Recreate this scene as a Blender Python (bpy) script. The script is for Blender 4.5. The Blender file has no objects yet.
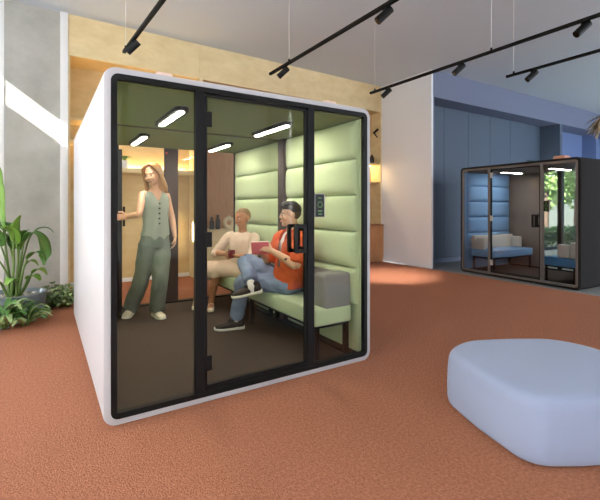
import bpy, bmesh, math, random
from mathutils import Vector, Matrix, Euler, noise

random.seed(7)
S = bpy.context.scene
COL = S.collection
PI = math.pi
V = Vector

# ------------------------------------------------------------------ materials
def lin(c):
    return tuple((x / 255 / 12.92) if x / 255 <= 0.04045 else ((x / 255 + 0.055) / 1.055) ** 2.4 for x in c)

def mat(name, rgb, rough=0.6, metal=0.0, var=None, bump=None, rgb2=None, emit=0.0, sheen=0.0, spec=0.5, stretch=None):
    """var=(scale, amount 0..1) mixes rgb with rgb2 by noise; bump=(scale, distance)"""
    m = bpy.data.materials.new(name); m.use_nodes = True
    nt = m.node_tree; b = nt.nodes['Principled BSDF']
    c = lin(rgb) + (1,)
    b.inputs['Base Color'].default_value = c
    b.inputs['Roughness'].default_value = rough
    b.inputs['Metallic'].default_value = metal
    b.inputs['Specular IOR Level'].default_value = spec
    if sheen: b.inputs['Sheen Weight'].default_value = sheen
    tc = None
    def coords():
        nonlocal tc
        if tc is None:
            t = nt.nodes.new('ShaderNodeTexCoord'); tc = t.outputs['Object']
            if stretch:
                mp = nt.nodes.new('ShaderNodeMapping'); mp.inputs['Scale'].default_value = stretch
                nt.links.new(tc, mp.inputs['Vector']); tc = mp.outputs['Vector']
        return tc
    if var:
        n = nt.nodes.new('ShaderNodeTexNoise'); n.inputs['Scale'].default_value = var[0]
        n.inputs['Detail'].default_value = 6; n.inputs['Roughness'].default_value = 0.65
        nt.links.new(coords(), n.inputs['Vector'])
        r = nt.nodes.new('ShaderNodeValToRGB')
        r.color_ramp.elements[0].position = 0.5 - 0.22; r.color_ramp.elements[1].position = 0.5 + 0.22
        c2 = lin(rgb2) + (1,) if rgb2 else tuple(x * (1 - var[1]) for x in c[:3]) + (1,)
        r.color_ramp.elements[0].color = c; r.color_ramp.elements[1].color = c2
        nt.links.new(n.outputs['Fac'], r.inputs['Fac']); nt.links.new(r.outputs['Color'], b.inputs['Base Color'])
    if bump:
        n = nt.nodes.new('ShaderNodeTexNoise'); n.inputs['Scale'].default_value = bump[0]; n.inputs['Detail'].default_value = 4
        nt.links.new(coords(), n.inputs['Vector'])
        bp = nt.nodes.new('ShaderNodeBump'); bp.inputs['Distance'].default_value = bump[1]; bp.inputs['Strength'].default_value = 1.0
        nt.links.new(n.outputs['Fac'], bp.inputs['Height']); nt.links.new(bp.outputs['Normal'], b.inputs['Normal'])
    if emit:
        b.inputs['Emission Color'].default_value = c; b.inputs['Emission Strength'].default_value = emit
    return m

def glass_mat(name, tint=(255, 255, 255), ior=1.45, refl=0.35):
    m = bpy.data.materials.new(name); m.use_nodes = True
    nt = m.node_tree
    for n in list(nt.nodes): nt.nodes.remove(n)
    o = nt.nodes.new('ShaderNodeOutputMaterial'); mx = nt.nodes.new('ShaderNodeMixShader')
    t = nt.nodes.new('ShaderNodeBsdfTransparent'); g = nt.nodes.new('ShaderNodeBsdfGlossy')
    f = nt.nodes.new('ShaderNodeFresnel'); f.inputs['IOR'].default_value = ior
    t.inputs['Color'].default_value = lin(tint) + (1,)
    g.inputs['Roughness'].default_value = 0.0
    ml = nt.nodes.new('ShaderNodeMath'); ml.operation = 'MULTIPLY'; ml.inputs[1].default_value = refl
    nt.links.new(f.outputs[0], ml.inputs[0]); nt.links.new(ml.outputs[0], mx.inputs[0]); nt.links.new(t.outputs[0], mx.inputs[1]); nt.links.new(g.outputs[0], mx.inputs[2])
    nt.links.new(mx.outputs[0], o.inputs['Surface'])
    return m

M = {}
M['carpet'] = mat('terracotta_carpet', (206, 142, 112), 0.95, var=(60, 0.2), rgb2=(158, 98, 72), bump=(110, 0.022), spec=0.1)
M['concrete_floor'] = mat('grey_floor', (150, 152, 150), 0.45, var=(3, 0.15))
M['ceiling'] = mat('ceiling_paint', (200, 209, 218), 0.9)
M['concrete'] = mat('concrete', (186, 185, 178), 0.85, var=(2.2, 0.25), rgb2=(161, 160, 152), bump=(60, 0.002))
M['white_paint'] = mat('white_paint', (232, 232, 232), 0.7)
M['white_wall'] = mat('white_wall', (238, 242, 247), 0.85)
M['plywood'] = mat('plywood', (222, 196, 144), 0.55, var=(2.5, 0.2), rgb2=(202, 172, 118), stretch=(1, 1, 2.5))
M['plywood_pale'] = mat('plywood_pale', (238, 218, 172), 0.55, var=(3.0, 0.15), rgb2=(220, 196, 146), stretch=(1, 1, 2))
M['wood_brown'] = mat('wood_brown', (204, 152, 104), 0.5, var=(3.5, 0.2), rgb2=(178, 126, 82), stretch=(6, 6, 1))
M['blue_paint'] = mat('blue_paint', (114, 121, 145), 0.6)
M['blue_panel'] = mat('blue_panel', (82, 96, 114), 0.55)
M['blue_violet'] = mat('blue_violet', (106, 126, 170), 0.6)
M['pod_white'] = mat('pod_white', (184, 184, 189), 0.5)
M['pod_black'] = mat('pod_black', (9, 9, 11), 0.55, spec=0.25)
M['far_shell'] = mat('far_shell', (40, 38, 38), 0.85, spec=0.15)
M['far_frame_lit'] = mat('far_frame_lit', (108, 103, 99), 0.5)  # paler grey paints in the daylight reflected by the black front frame
M['black_metal'] = mat('black_metal', (12, 12, 13), 0.5, spec=0.3)
M['rail_black'] = mat('rail_black', (7, 7, 8), 0.7, spec=0.2)
M['green_fabric'] = mat('green_fabric', (181, 198, 158), 0.85, bump=(900, 0.0008), sheen=0.2)
M['green_lining'] = mat('green_lining', (188, 204, 166), 0.85)
M['olive_ceiling'] = mat('olive_ceiling', (122, 132, 90), 0.9, bump=(500, 0.001))
M['pod_carpet'] = mat('pod_carpet', (86, 76, 70), 0.95, var=(90, 0.3), bump=(250, 0.004), spec=0.1)
M['pillar'] = mat('pillar_brown', (62, 46, 42), 0.6)
M['grey_fabric'] = mat('grey_fabric', (134, 134, 130), 0.9, bump=(700, 0.001), var=(200, 0.15))
M['lamp'] = mat('lamp_diffuser', (255, 246, 232), 0.4, emit=85)
M['lamp_cool'] = mat('lamp_diffuser_far', (255, 250, 244), 0.4, emit=60)
M['led'] = mat('warm_led', (255, 226, 176), 0.4, emit=45)
M['glass'] = glass_mat('clear_glass', (250, 250, 248))
M['door_glass'] = glass_mat('door_glass', (240, 240, 238), 1.45, 0.38)
M['far_glass'] = glass_mat('far_glass', (236, 238, 240), 1.5)
M['screen'] = mat('screen_black', (10, 11, 12), 0.25)
M['screen_side'] = mat('screen_edge', (190, 192, 190), 0.5)
M['green_led'] = mat('green_led', (96, 150, 84), 0.4, emit=0.05)
M['red_dot'] = mat('red_mark', (200, 60, 60), 0.5)
M['blue_fabric'] = mat('blue_fabric', (118, 158, 196), 0.85, bump=(700, 0.001))
M['blue_deep'] = mat('blue_deep', (72, 128, 172), 0.85, bump=(700, 0.001))
M['cream_fabric'] = mat('cream_fabric', (206, 196, 182), 0.85, bump=(700, 0.001))
M['taupe'] = mat('taupe_panel', (122, 108, 98), 0.7)
M['ottoman'] = mat('ottoman_fabric', (148, 161, 190), 0.9, bump=(900, 0.0008), sheen=0.2)
M['pot'] = mat('pot_grey', (124, 136, 144), 0.6, var=(12, 0.1))
M['pebble'] = mat('pebbles', (190, 188, 184), 0.8, var=(14, 0.5), rgb2=(120, 118, 114))
M['leaf'] = mat('leaf_green', (92, 138, 62), 0.45, var=(7, 0.3), rgb2=(64, 112, 48))
M['leaf_bright'] = mat('leaf_bright', (124, 166, 64), 0.45, var=(6, 0.2), rgb2=(96, 142, 52))
M['leaf_pale'] = mat('leaf_variegated', (178, 196, 138), 0.5, var=(24, 0.4), rgb2=(88, 128, 66))
M['leaf_dark'] = mat('leaf_dark', (70, 96, 56), 0.5, var=(18, 0.4), rgb2=(112, 128, 84))
M['stem'] = mat('stem_green', (104, 132, 66), 0.5)
M['tree_leaf'] = mat('tree_leaf', (150, 178, 108), 0.7, var=(3, 0.3), rgb2=(104, 142, 72))
M['hedge_leaf'] = mat('hedge_leaf', (92, 132, 70), 0.7, var=(5, 0.3), rgb2=(58, 98, 50))
M['bark'] = mat('bark', (92, 76, 62), 0.9)
M['grass'] = mat('paving', (170, 172, 166), 0.9, var=(2, 0.1))
M['garden_wall'] = mat('garden_wall', (120, 128, 120), 0.9, var=(1.5, 0.2))
M['wicker'] = mat('wicker', (206, 190, 160), 0.9, var=(30, 0.4), rgb2=(160, 142, 112))
M['ceramic'] = mat('ceramic_cream', (226, 206, 168), 0.5)
M['dark_ceramic'] = mat('dark_ceramic', (58, 52, 48), 0.4)
M['roof_vent'] = mat('roof_vent', (236, 206, 190), 0.5)
M['far_vent'] = mat('far_vent', (214, 150, 120), 0.5)
def sheer_mat(name, c):
    m = bpy.data.materials.new(name); m.use_nodes = True; nt = m.node_tree
    for n in list(nt.nodes): nt.nodes.remove(n)
    o = nt.nodes.new('ShaderNodeOutputMaterial'); a = nt.nodes.new('ShaderNodeAddShader')
    d = nt.nodes.new('ShaderNodeBsdfDiffuse'); t = nt.nodes.new('ShaderNodeBsdfTranslucent')
    t.inputs['Color'].default_value = (c * .42, c * .42, c * .42, 1); d.inputs['Color'].default_value = (c * .25, c * .25, c * .25, 1)
    nt.links.new(d.outputs[0], a.inputs[0]); nt.links.new(t.outputs[0], a.inputs[1]); nt.links.new(a.outputs[0], o.inputs['Surface'])
    return m
M['sheer'] = sheer_mat('light_diffuser', 1.0)  # for the added sheets that spread daylight
M['window_dark'] = mat('window_frame_dark', (48, 62, 68), 0.5)
M['skin_fair'] = mat('skin_fair', (226, 178, 150), 0.5)
M['skin_tan'] = mat('skin_tan', (222, 176, 144), 0.5)
M['skin_brown'] = mat('skin_brown', (196, 138, 100), 0.5)
M['hair_blonde'] = mat('hair_blonde', (176, 134, 88), 0.5, var=(60, 0.3), rgb2=(146, 102, 62), stretch=(3, 3, 0.3))
M['hair_dark'] = mat('hair_dark', (38, 30, 27), 0.55)
M['hair_buzz'] = mat('hair_buzz', (150, 116, 80), 0.8, bump=(600, 0.003))
M['hair_fade'] = mat('hair_fade', (96, 76, 64), 0.8)
M['sage_vest'] = mat('sage_vest', (152, 160, 150), 0.85, bump=(90, 0.0012))
M['sage_trouser'] = mat('sage_trouser', (112, 122, 114), 0.85, bump=(16, 0.02), stretch=(1, 1, 0.4))
M['sneaker_cream'] = mat('sneaker_cream', (226, 214, 192), 0.6, var=(20, 0.15))
M['orange_shirt'] = mat('orange_shirt', (222, 106, 46), 0.8, var=(11, 0.3), rgb2=(196, 70, 34), bump=(24, 0.010))
M['white_tee'] = mat('white_tee', (240, 238, 234), 0.8)
M['denim'] = mat('denim', (140, 156, 184), 0.9, var=(7, 0.3), rgb2=(104, 124, 158), bump=(20, 0.012))
M['sneaker_black'] = mat('sneaker_black', (36, 33, 33), 0.6, bump=(300, 0.001))
M['rubber_white'] = mat('rubber_white', (238, 234, 224), 0.5)
M['sock'] = mat('sock_white', (236, 232, 228), 0.9)
M['beige_knit'] = mat('beige_knit', (232, 206, 186), 0.9, bump=(80, 0.004))
M['flat_cream'] = mat('flat_cream', (238, 226, 206), 0.6)
M['mug_red'] = mat('mug_red', (128, 34, 36), 0.35)
M['book_pink'] = mat('book_pink', (244, 118, 130), 0.6)
M['paper'] = mat('paper', (240, 234, 224), 0.8)
M['eye_white'] = mat('eye_white', (236, 232, 226), 0.3)
M['iris'] = mat('iris', (42, 32, 26), 0.3)
M['lip'] = mat('lip', (190, 96, 88), 0.5)
M['teeth'] = mat('teeth', (244, 240, 232), 0.4)
M['brow'] = mat('brow', (70, 50, 38), 0.8)
M['button'] = mat('button', (44, 44, 42), 0.4)
M['ink'] = mat('tattoo_ink', (74, 72, 72), 0.6)

# ------------------------------------------------------------------ object helpers
def rootmat(o):
    while o.parent is not None: o = o.parent
    return Matrix.Translation(o.location) @ o.rotation_euler.to_matrix().to_4x4()

def thing(name, label, cat, loc=(0, 0, 0), rotz=0.0, group=None):
    o = bpy.data.objects.new(name, None); COL.objects.link(o)
    o.empty_display_size = 0.1
    o.location = loc; o.rotation_euler = (0, 0, rotz)
    o['label'] = label; o['category'] = cat
    if group: o['group'] = group
    return o

def finish(me, smooth):
    if smooth is True:
        for p in me.polygons: p.use_smooth = True
    elif smooth:
        for p in me.polygons: p.use_smooth = True
        bm = bmesh.new(); bm.from_mesh(me)
        for e in bm.edges:
            if len(e.link_faces) == 2 and e.calc_face_angle(0) > smooth: e.smooth = False
        bm.to_mesh(me); bm.free()

def obj(name, src, material, parent=None, smooth=0.6, local=False, mats=None):
    """link a bmesh / mesh as one object; world coords unless local (already in the thing's frame)"""
    if isinstance(src, bmesh.types.BMesh):
        bmesh.ops.recalc_face_normals(src, faces=src.faces[:])
        me = bpy.data.meshes.new(name); src.to_mesh(me); src.free()
    else:
        me = src; me.name = name
    if parent is not None and not local:
        me.transform(rootmat(parent).inverted())
    finish(me, smooth)
    if material is not None:
        me.materials.clear(); me.materials.append(material)
    for x in (mats or []): me.materials.append(x)
    o = bpy.data.objects.new(name, me); COL.objects.link(o)
    if parent is not None: o.parent = parent
    return o

def struct(name, src, material, smooth=0.6):
    o = obj(name, src, material, smooth=smooth); o['kind'] = 'structure'
    return o

def tag(o, label, cat, group=None, kind=None):
    o['label'] = label; o['category'] = cat
    if group: o['group'] = group
    if kind: o['kind'] = kind
    return o

def copy_tree(o, parent=None):
    c = o.copy(); COL.objects.link(c)
    if parent is not None: c.parent = parent
    for ch in list(o.children): copy_tree(ch, c)
    return c

# ------------------------------------------------------------------ shape helpers
def soften_edge(bm, it=8):
    """even out the cut rim of an open cloth or hair shell"""
    for _ in range(it):
        new = {}
        for v in bm.verts:
            nb = [e.other_vert(v).co for e in v.link_edges if e.is_boundary]
            if len(nb) == 2: new[v] = v.co * 0.4 + (nb[0] + nb[1]) * 0.3
        for v, c in new.items(): v.co = c

def lerp(a, b, t): return V(a).lerp(V(b), t)

def merge(bm, tmp, mtx=None):
    me = bpy.data.meshes.new('tmp'); tmp.to_mesh(me); tmp.free()
    if mtx is not None: me.transform(mtx)
    bm.from_mesh(me); bpy.data.meshes.remove(me)
    return bm

def box(x0, x1, y0, y1, z0, z1, bev=0.0, seg=2, bm=None, mtx=None):
    t = bmesh.new(); bmesh.ops.create_cube(t, size=1)
    sx, sy, sz = x1 - x0, y1 - y0, z1 - z0
    for v in t.verts:
        v.co = V((x0 + (v.co.x + .5) * sx, y0 + (v.co.y + .5) * sy, z0 + (v.co.z + .5) * sz))
    if bev:
        bmesh.ops.bevel(t, geom=t.edges[:], offset=bev, segments=seg, profile=0.5, affect='EDGES')
    if bm is None: bm = bmesh.new()
    return merge(bm, t, mtx)

def frame_of(t, side):
    s = side - t * side.dot(t)
    if s.length < 1e-5:
        s = V((1, 0, 0)) - t * t.x
        if s.length < 1e-3: s = V((0, 1, 0)) - t * t.y
    s.normalize()
    return s, t.cross(s)

def crom(vals, sub):
    """Catmull-Rom resample of a list of floats / vectors"""
    n = len(vals); out = []
    for i in range(n - 1):
        p0 = vals[max(i - 1, 0)]; p1 = vals[i]; p2 = vals[i + 1]; p3 = vals[min(i + 2, n - 1)]
        for k in range(sub):
            u = k / sub
            out.append(0.5 * ((2 * p1) + (p2 - p0) * u + (2 * p0 - 5 * p1 + 4 * p2 - p3) * u * u + (3 * p1 - p0 - 3 * p2 + p3) * u ** 3))
    out.append(vals[-1])
    return out

def tube(bm, pts, ra, rb=None, side=(1, 0, 0), seg=14, sub=4, cap=0.8, sides=None):
    """swept ellipse; ra along the side vector, rb across; rounded ends"""
    if bm is None: bm = bmesh.new()
    pts = [V(p) for p in pts]
    if rb is None: rb = ra
    if not isinstance(ra, (list, tuple)): ra = [ra] * len(pts)
    if not isinstance(rb, (list, tuple)): rb = [rb] * len(pts)
    sd = [V(s) for s in sides] if sides else [V(side)] * len(pts)
    if sub > 1 and len(pts) > 1:
        P = crom(pts, sub); A = crom(list(ra), sub); B = crom(list(rb), sub); SD = crom(sd, sub)
    else:
        P, A, B, SD = pts, list(ra), list(rb), sd
    n = len(P); rings = []
    T = [((P[min(i + 1, n - 1)] - P[max(i - 1, 0)]).normalized()) for i in range(n)]
    seq = []
    if cap:
        for a in (0.12, 0.45, 0.8):
            seq.append((P[0] - T[0] * cap * min(A[0], B[0]) * math.cos(a * PI / 2), A[0] * math.sin(a * PI / 2), B[0] * math.sin(a * PI / 2), T[0], SD[0]))
    for i in range(n): seq.append((P[i], A[i], B[i], T[i], SD[i]))
    if cap:
        for a in (0.8, 0.45, 0.12):
            seq.append((P[-1] + T[-1] * cap * min(A[-1], B[-1]) * math.cos(a * PI / 2), A[-1] * math.sin(a * PI / 2), B[-1] * math.sin(a * PI / 2), T[-1], SD[-1]))
    for p, a, b, t, s0 in seq:
        s, w = frame_of(t, s0)
        rings.append([bm.verts.new(p + s * (a * math.cos(2 * PI * k / seg)) + w * (b * math.sin(2 * PI * k / seg))) for k in range(seg)])
    for i in range(len(rings) - 1):
        for k in range(seg):
            bm.faces.new((rings[i][k], rings[i][(k + 1) % seg], rings[i + 1][(k + 1) % seg], rings[i + 1][k]))
    bm.faces.new(rings[0][::-1]); bm.faces.new(rings[-1])
    return bm

def ell(bm, c, r, mtx=None, u=18, v=12):
    t = bmesh.new(); bmesh.ops.create_uvsphere(t, u_segments=u, v_segments=v, radius=1)
    for q in t.verts: q.co = V((c[0] + q.co.x * r[0], c[1] + q.co.y * r[1], c[2] + q.co.z * r[2]))
    if bm is None: bm = bmesh.new()
    return merge(bm, t, mtx)

def cyl(bm, p0, p1, r0, r1=None, seg=20):
    return tube(bm, [p0, p1], [r0, r0 if r1 is None else r1], seg=seg, sub=1, cap=0)

def lathe(bm, prof, c=(0, 0, 0), seg=32):
    """prof: list of (r, z); closed profile revolved about z through c"""
    if bm is None: bm = bmesh.new()
    rings = []
    for r, z in prof:
        if r < 1e-6: rings.append([bm.verts.new((c[0], c[1], c[2] + z))])
        else: rings.append([bm.verts.new((c[0] + r * math.cos(2 * PI * k / seg), c[1] + r * math.sin(2 * PI * k / seg), c[2] + z)) for k in range(seg)])
    for a, b in zip(rings, rings[1:]):
        for k in range(seg):
            k2 = (k + 1) % seg
            if len(a) == 1: bm.faces.new((a[0], b[k], b[k2]))
            elif len(b) == 1: bm.faces.new((a[k], a[k2], b[0]))
            else: bm.faces.new((a[k], a[k2], b[k2], b[k]))
    return bm

def rr_loop(x0, x1, z0, z1, r, n=7):
    pts = []
    for cx, cz, a0 in ((x1 - r, z1 - r, 0), (x0 + r, z1 - r, PI / 2), (x0 + r, z0 + r, PI), (x1 - r, z0 + r, 3 * PI / 2)):
        for k in range(n + 1):
            a = a0 + PI / 2 * k / n
            pts.append((cx + r * math.cos(a), cz + r * math.sin(a)))
    return pts

def ring_sweep(bm, x0, x1, z0, z1, r, prof, closed=True):
    """prof: list of (inset, y): rounded rectangles in XZ joined in order"""
    if bm is None: bm = bmesh.new()
    loops = []
    for ins, y in prof:
        L = rr_loop(x0 + ins, x1 - ins, z0 + ins, z1 - ins, max(r - ins, 0.012))
        loops.append([bm.verts.new((x, y, z)) for x, z in L])
    n = len(loops[0])
    pairs = list(zip(loops, loops[1:])) + ([(loops[-1], loops[0])] if closed else [])
    for a, b in pairs:
        for k in range(n):
            bm.faces.new((a[k], a[(k + 1) % n], b[(k + 1) % n], b[k]))
    if not closed:
        bm.faces.new(loops[0]); bm.faces.new(loops[-1][::-1])
    return bm

def prism(bm, outline, z0, z1):
    """vertical prism over a list of (x, y)"""
    if bm is None: bm = bmesh.new()
    a = [bm.verts.new((x, y, z0)) for x, y in outline]; b = [bm.verts.new((x, y, z1)) for x, y in outline]
    n = len(a)
    for k in range(n): bm.faces.new((a[k], a[(k + 1) % n], b[(k + 1) % n], b[k]))
    bm.faces.new(a[::-1]); bm.faces.new(b)
    return bm

def remesh(bm, voxel, smooth=3, disp=None):
    """one continuous skin over overlapping shapes"""
    bmesh.ops.recalc_face_normals(bm, faces=bm.faces[:])
    me = bpy.data.meshes.new('rm'); bm.to_mesh(me); bm.free()
    o = bpy.data.objects.new('rm', me); COL.objects.link(o)
    md = o.modifiers.new('r', 'REMESH'); md.mode = 'VOXEL'; md.voxel_size = voxel
    if smooth:
        sm = o.modifiers.new('s', 'SMOOTH'); sm.factor = 0.5; sm.iterations = smooth
    if disp:
        tx = bpy.data.textures.new('fold', 'CLOUDS'); tx.noise_scale = disp[0]; tx.noise_depth = 1
        d = o.modifiers.new('d', 'DISPLACE'); d.texture = tx; d.strength = disp[1]; d.mid_level = 0.5; d.texture_coords = 'LOCAL'
    dg = bpy.context.evaluated_depsgraph_get()
    out = bpy.data.meshes.new_from_object(o.evaluated_get(dg))
    bpy.data.objects.remove(o); bpy.data.meshes.remove(me)
    return out

# ------------------------------------------------------------------ camera
cam = bpy.data.objects.new('camera', bpy.data.cameras.new('camera')); COL.objects.link(cam)
cam.location = (-0.302, -2.615, 1.30)
cam.rotation_euler = (PI / 2, 0, -math.atan2(0.5325, 0.8465))
cam.data.sensor_width = 36; cam.data.lens = 407 / 600 * 36
cam.data.shift_y = -43.5 / 600
cam.data.clip_start = 0.05; cam.data.clip_end = 200
S.camera = cam

# ------------------------------------------------------------------ the room
CZ = 4.17
struct('floor', box(-2.4, 6.5, -7, 4.95, -0.2, 0.0), M['carpet'])
struct('floor_grey', box(6.5, 17, -7, 3.85, -0.2, 0.0), M['concrete_floor'])
cb = box(-2.25, 6.6, -7, 5.05, CZ, CZ + 0.25); box(6.6, 17, -7, 3.8, CZ, CZ + 0.25, bm=cb)
struct('ceiling', cb, M['ceiling'])
struct('wall_rear', box(5.5, 8.0, -7.2, -7, 0, CZ), M['white_wall'])
w5 = box(8, 17, -7.1, -7, 0, 0.1); box(8, 17, -7.1, -7, 4.0, CZ, bm=w5)
for k in range(5): box(8 + 2.24 * k, 8 + 2.24 * k + .06, -7.1, -7, 0.1, 4.0, bm=w5)
struct('fill_window_right', w5, M['window_dark'])  # unseen glazing added to brighten the right side of the room
w4 = box(-2.4, 5.5, -7.1, -7, 0, 0.1); box(-2.4, 5.5, -7.1, -7, 4.0, CZ, bm=w4)
for k in range(5): box(-2.4 + 1.8 * k - .04, -2.4 + 1.8 * k + .04, -7.1, -7, 0.1, 4.0, bm=w4)
struct('fill_window_rear', w4, M['window_dark'])  # unseen windows added behind the camera for more daylight
struct('wall_right', box(17, 17.2, -7, 3.8, 0, CZ), M['blue_paint'])
# concrete pier at the back left, white post beside it
struct('wall_back_concrete', box(-0.77, -0.1, 4.35, 4.95, 0, CZ), M['concrete'])
struct('trim_1', box(-0.1, 0.0, 4.32, 4.95, 0, CZ, 0.004), M['white_paint'])
struct('trim_2', box(-0.83, -0.77, 4.345, 4.95, 0, CZ, 0.004), M['white_paint'])
# plywood alcove
struct('wall_back_plywood', box(0.0, 6.55, 4.95, 5.05, 0, CZ), M['plywood'])
hb = prism(None, [(0, 4.35), (2.03, 4.43), (2.03, 4.48), (0, 4.40)], 3.56, CZ)
prism(hb, [(2.034, 4.43), (6.545, 4.61), (6.545, 4.66), (2.034, 4.48)], 3.56, CZ)
struct('wall_back_header', hb, M['plywood_pale'])
struct('ceiling_alcove', prism(None, [(0, 4.401), (6.54, 4.661), (6.54, 4.95), (0, 4.95)], 3.56, 3.60), M['plywood'])
struct('wall_alcove_left', box(0.0, 0.03, 4.35, 4.95, 0, 3.56), M['plywood_pale'])
struct('wall_alcove_divider', box(2.0, 2.07, 4.36, 4.95, 0, 3.56), M['plywood_pale'])
struct('wall_alcove_right', box(6.53, 6.60, 4.61, 4.95, 0, CZ), M['plywood_pale'])
struct('baseboard_back', box(0.03, 2.0, 4.93, 4.95, 0, 0.07), M['white_paint'])
# white return wall and blue niches on the right
struct('wall_white_return', box(6.55, 6.60, 3.12, 4.61, 0, CZ), M['white_wall'])
struct('wall_blue_header', box(6.60, 17, 3.12, 3.25, 3.6, CZ), M['blue_paint'])
struct('ceiling_niche', box(6.60, 17, 3.25, 4.1, 3.6, 3.66), M['blue_paint'])
struct('wall_blue_side', box(6.60, 6.64, 3.12, 3.62, 0, 3.6), M['blue_paint'])
wk = box(6.60, 11.02, 3.66, 3.74, 0, 3.6); box(11.02, 11.9, 3.66, 3.74, 2.62, 3.6, bm=wk)
struct('wall_blue_back', wk, M['blue_panel'])
struct('wall_blue_partition', box(11.85, 11.98, 3.12, 3.75, 2.62, 3.6), M['blue_panel'])
wb = box(11.98, 17, 3.70, 3.80, 2.62, 3.6)
box(15.2, 17, 3.70, 3.80, 0, 2.62, bm=wb)
struct('wall_blue_window', wb, M['blue_violet'])
struct('wall_blue_end', box(14.5, 14.62, 3.3, 3.70, 2.62, 3.6), M['blue_violet'])
# garden window in the second niche
w2 = box(11.02, 15.2, 3.72, 3.78, 0.0, 0.08)
box(11.02, 15.2, 3.72, 3.78, 2.54, 2.62, bm=w2)
for x in (11.02, 13.3, 15.12): box(x, x + 0.08, 3.72, 3.78, 0.08, 2.54, bm=w2)
struct('window_2', w2, M['window_dark'])
struct('window_2_glass', box(11.04, 15.18, 3.745, 3.752, 0.08, 2.54), M['glass'])
# window bays on the left, clerestory over a transom
w1 = bmesh.new()
for y in (-6.9, -4.6, -2.3, 0.0, 2.3): box(-2.4, -2.3, y - 0.05, y + 0.05, 0, CZ, bm=w1)
box(-2.4, -2.3, -7, 4.95, 0, 0.08, bm=w1); box(-2.4, -2.20, -7, 4.95, 3.62, 3.80, bm=w1)
struct('window_1', w1, M['window_dark'])
struct('wall_left', box(-2.4, -2.28, 3.0, 4.95, 0.0, 3.80), M['white_wall'])
struct('sun_blocker_upper', box(-2.4, -2.2, -7, 3.0, 3.80, CZ), M['white_wall'])  # unseen panel added to keep sun off the carpet and ottoman
w3 = box(-1.35, -0.83, 4.36, 4.42, 0, CZ)
box(-2.3, -2.2, 4.32, 4.42, 0, CZ, bm=w3); box(-2.2, -1.35, 4.32, 4.42, 0, 0.08, bm=w3); box(-2.2, -1.35, 4.32, 4.42, CZ - 0.1, CZ, bm=w3)
struct('window_3', w3, M['window_dark'])
struct('window_3_glass', box(-2.2, -1.35, 4.36, 4.368, 0.08, CZ - 0.1), M['glass'])
struct('light_diffuser_left', box(-2.34, -2.336, -6.95, 2.98, 0.1, 3.64), M['sheer'])  # unseen translucent sheet added to turn sun and sky into soft light
struct('light_diffuser_rear', box(-2.3, 5.45, -7.03, -7.026, 0.1, 4.02), M['sheer'])  # second added sheet, dims and spreads the light from behind
struct('ground_outside', box(-40, -2.4, -40, 40, -0.25, -0.02), M['grass'])
struct('ground_garden', box(6.6, 40, 3.85, 40, -0.25, -0.02), M['grass'])

struct('wall_garden', box(8, 34, 9.0, 9.2, -0.02, 2.6), M['garden_wall'])
# blue cupboard wall in the first niche
cw = thing('wall_cupboard', 'slate blue floor to ceiling cupboard wall with flush doors behind the black booth', 'cupboard', (9.2, 3.6, 0))
obj('carcass', box(6.64, 11.02, 3.60, 3.66, 0.10, 3.60), M['blue_panel'], cw)
obj('plinth', box(6.64, 11.02, 3.62, 3.66, 0.0, 0.10), M['blue_paint'], cw)
xs = [6.645, 7.53, 8.42, 9.31, 10.2, 11.015]
for a, b in zip(xs, xs[1:]):
    obj('upper_door', box(a + 0.006, b - 0.006, 3.578, 3.60, 1.822, 3.59, 0.003, 1), M['blue_panel'], cw)
    obj('lower_door', box(a + 0.006, b - 0.006, 3.578, 3.60, 0.115, 1.790, 0.003, 1), M['blue_panel'], cw)

# alcove furniture
def alcove_shelf(name, x0, x1, z0, z1, label, led):
    t = thing(name, label, 'shelf', ((x0 + x1) / 2, 4.7, z0))
    obj('board', box(x0, x1, 4.56, 4.95, z0, z1, 0.004), M['plywood_pale'], t)
    if led:
        obj('light_strip', box(x0 + 0.05, x1 - 0.05, 4.90, 4.93, z1, z1 + 0.015), M['led'], t)
    return t
alcove_shelf('wall_shelf', 0.30, 1.998, 1.86, 1.935, 'thick plywood wall shelf behind the head of the standing woman', True)
for z, w in ((2.62, 'upper'), (2.28, 'lower')):
    t = thing('corner_shelf', '%s of two short wooden shelves beside the white post left of the white booth' % w, 'shelf', (0.1, 4.7, z))
    obj('board', box(0.03, 0.26, 4.45, 4.95, z, z + 0.035, 0.003), M['plywood_pale'], t)
for z, w, l in ((2.30, 'upper', 'upper wooden alcove shelf holding the dark jar right of the white booth'), (1.86, 'lower', 'lower empty wooden alcove shelf right of the white booth by the white wall')):
    t = thing('alcove_shelf', l, 'shelf', (6.0, 4.7, z))
    obj('board', box(5.2, 6.525, 4.66, 4.948, z, z + 0.035, 0.003), M['plywood_pale'], t)
    if w == 'upper': obj('light_strip', box(5.25, 6.48, 4.92, 4.944, z - 0.012, z - 0.0005), M['led'], t)
def low_cabinet(x0, x1, m, label, n):
    t = thing('low_cabinet', label, 'cabinet', ((x0 + x1) / 2, 4.7, 0))
    obj('body', box(x0, x1, 4.53, 4.94, 0.0, 0.84), m, t)
    obj('top', box(x0, x1, 4.50, 4.94, 0.842, 0.875, 0.003), m, t)
    w = (x1 - x0) / n
    for k in range(n):
        d = obj('door', box(x0 + k * w + 0.004, x0 + (k + 1) * w - 0.004, 4.508, 4.528, 0.06, 0.835, 0.002, 1), m, t)
low_cabinet(2.08, 3.98, M['plywood_pale'], 'low pale plywood cabinet behind the seated woman under the ring vase', 3)
low_cabinet(4.0, 6.525, M['wood_brown'], 'low brown wooden cabinet in the alcove between white booth and white wall', 3)
bp = thing('back_panel', 'brown wood veneer wall panel above the low plywood cabinet behind the seated woman', 'panel', (3.0, 4.93, 0.9))
obj('board', box(2.08, 3.98, 4.925, 4.948, 0.88, 3.5), M['wood_brown'], bp)
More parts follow.
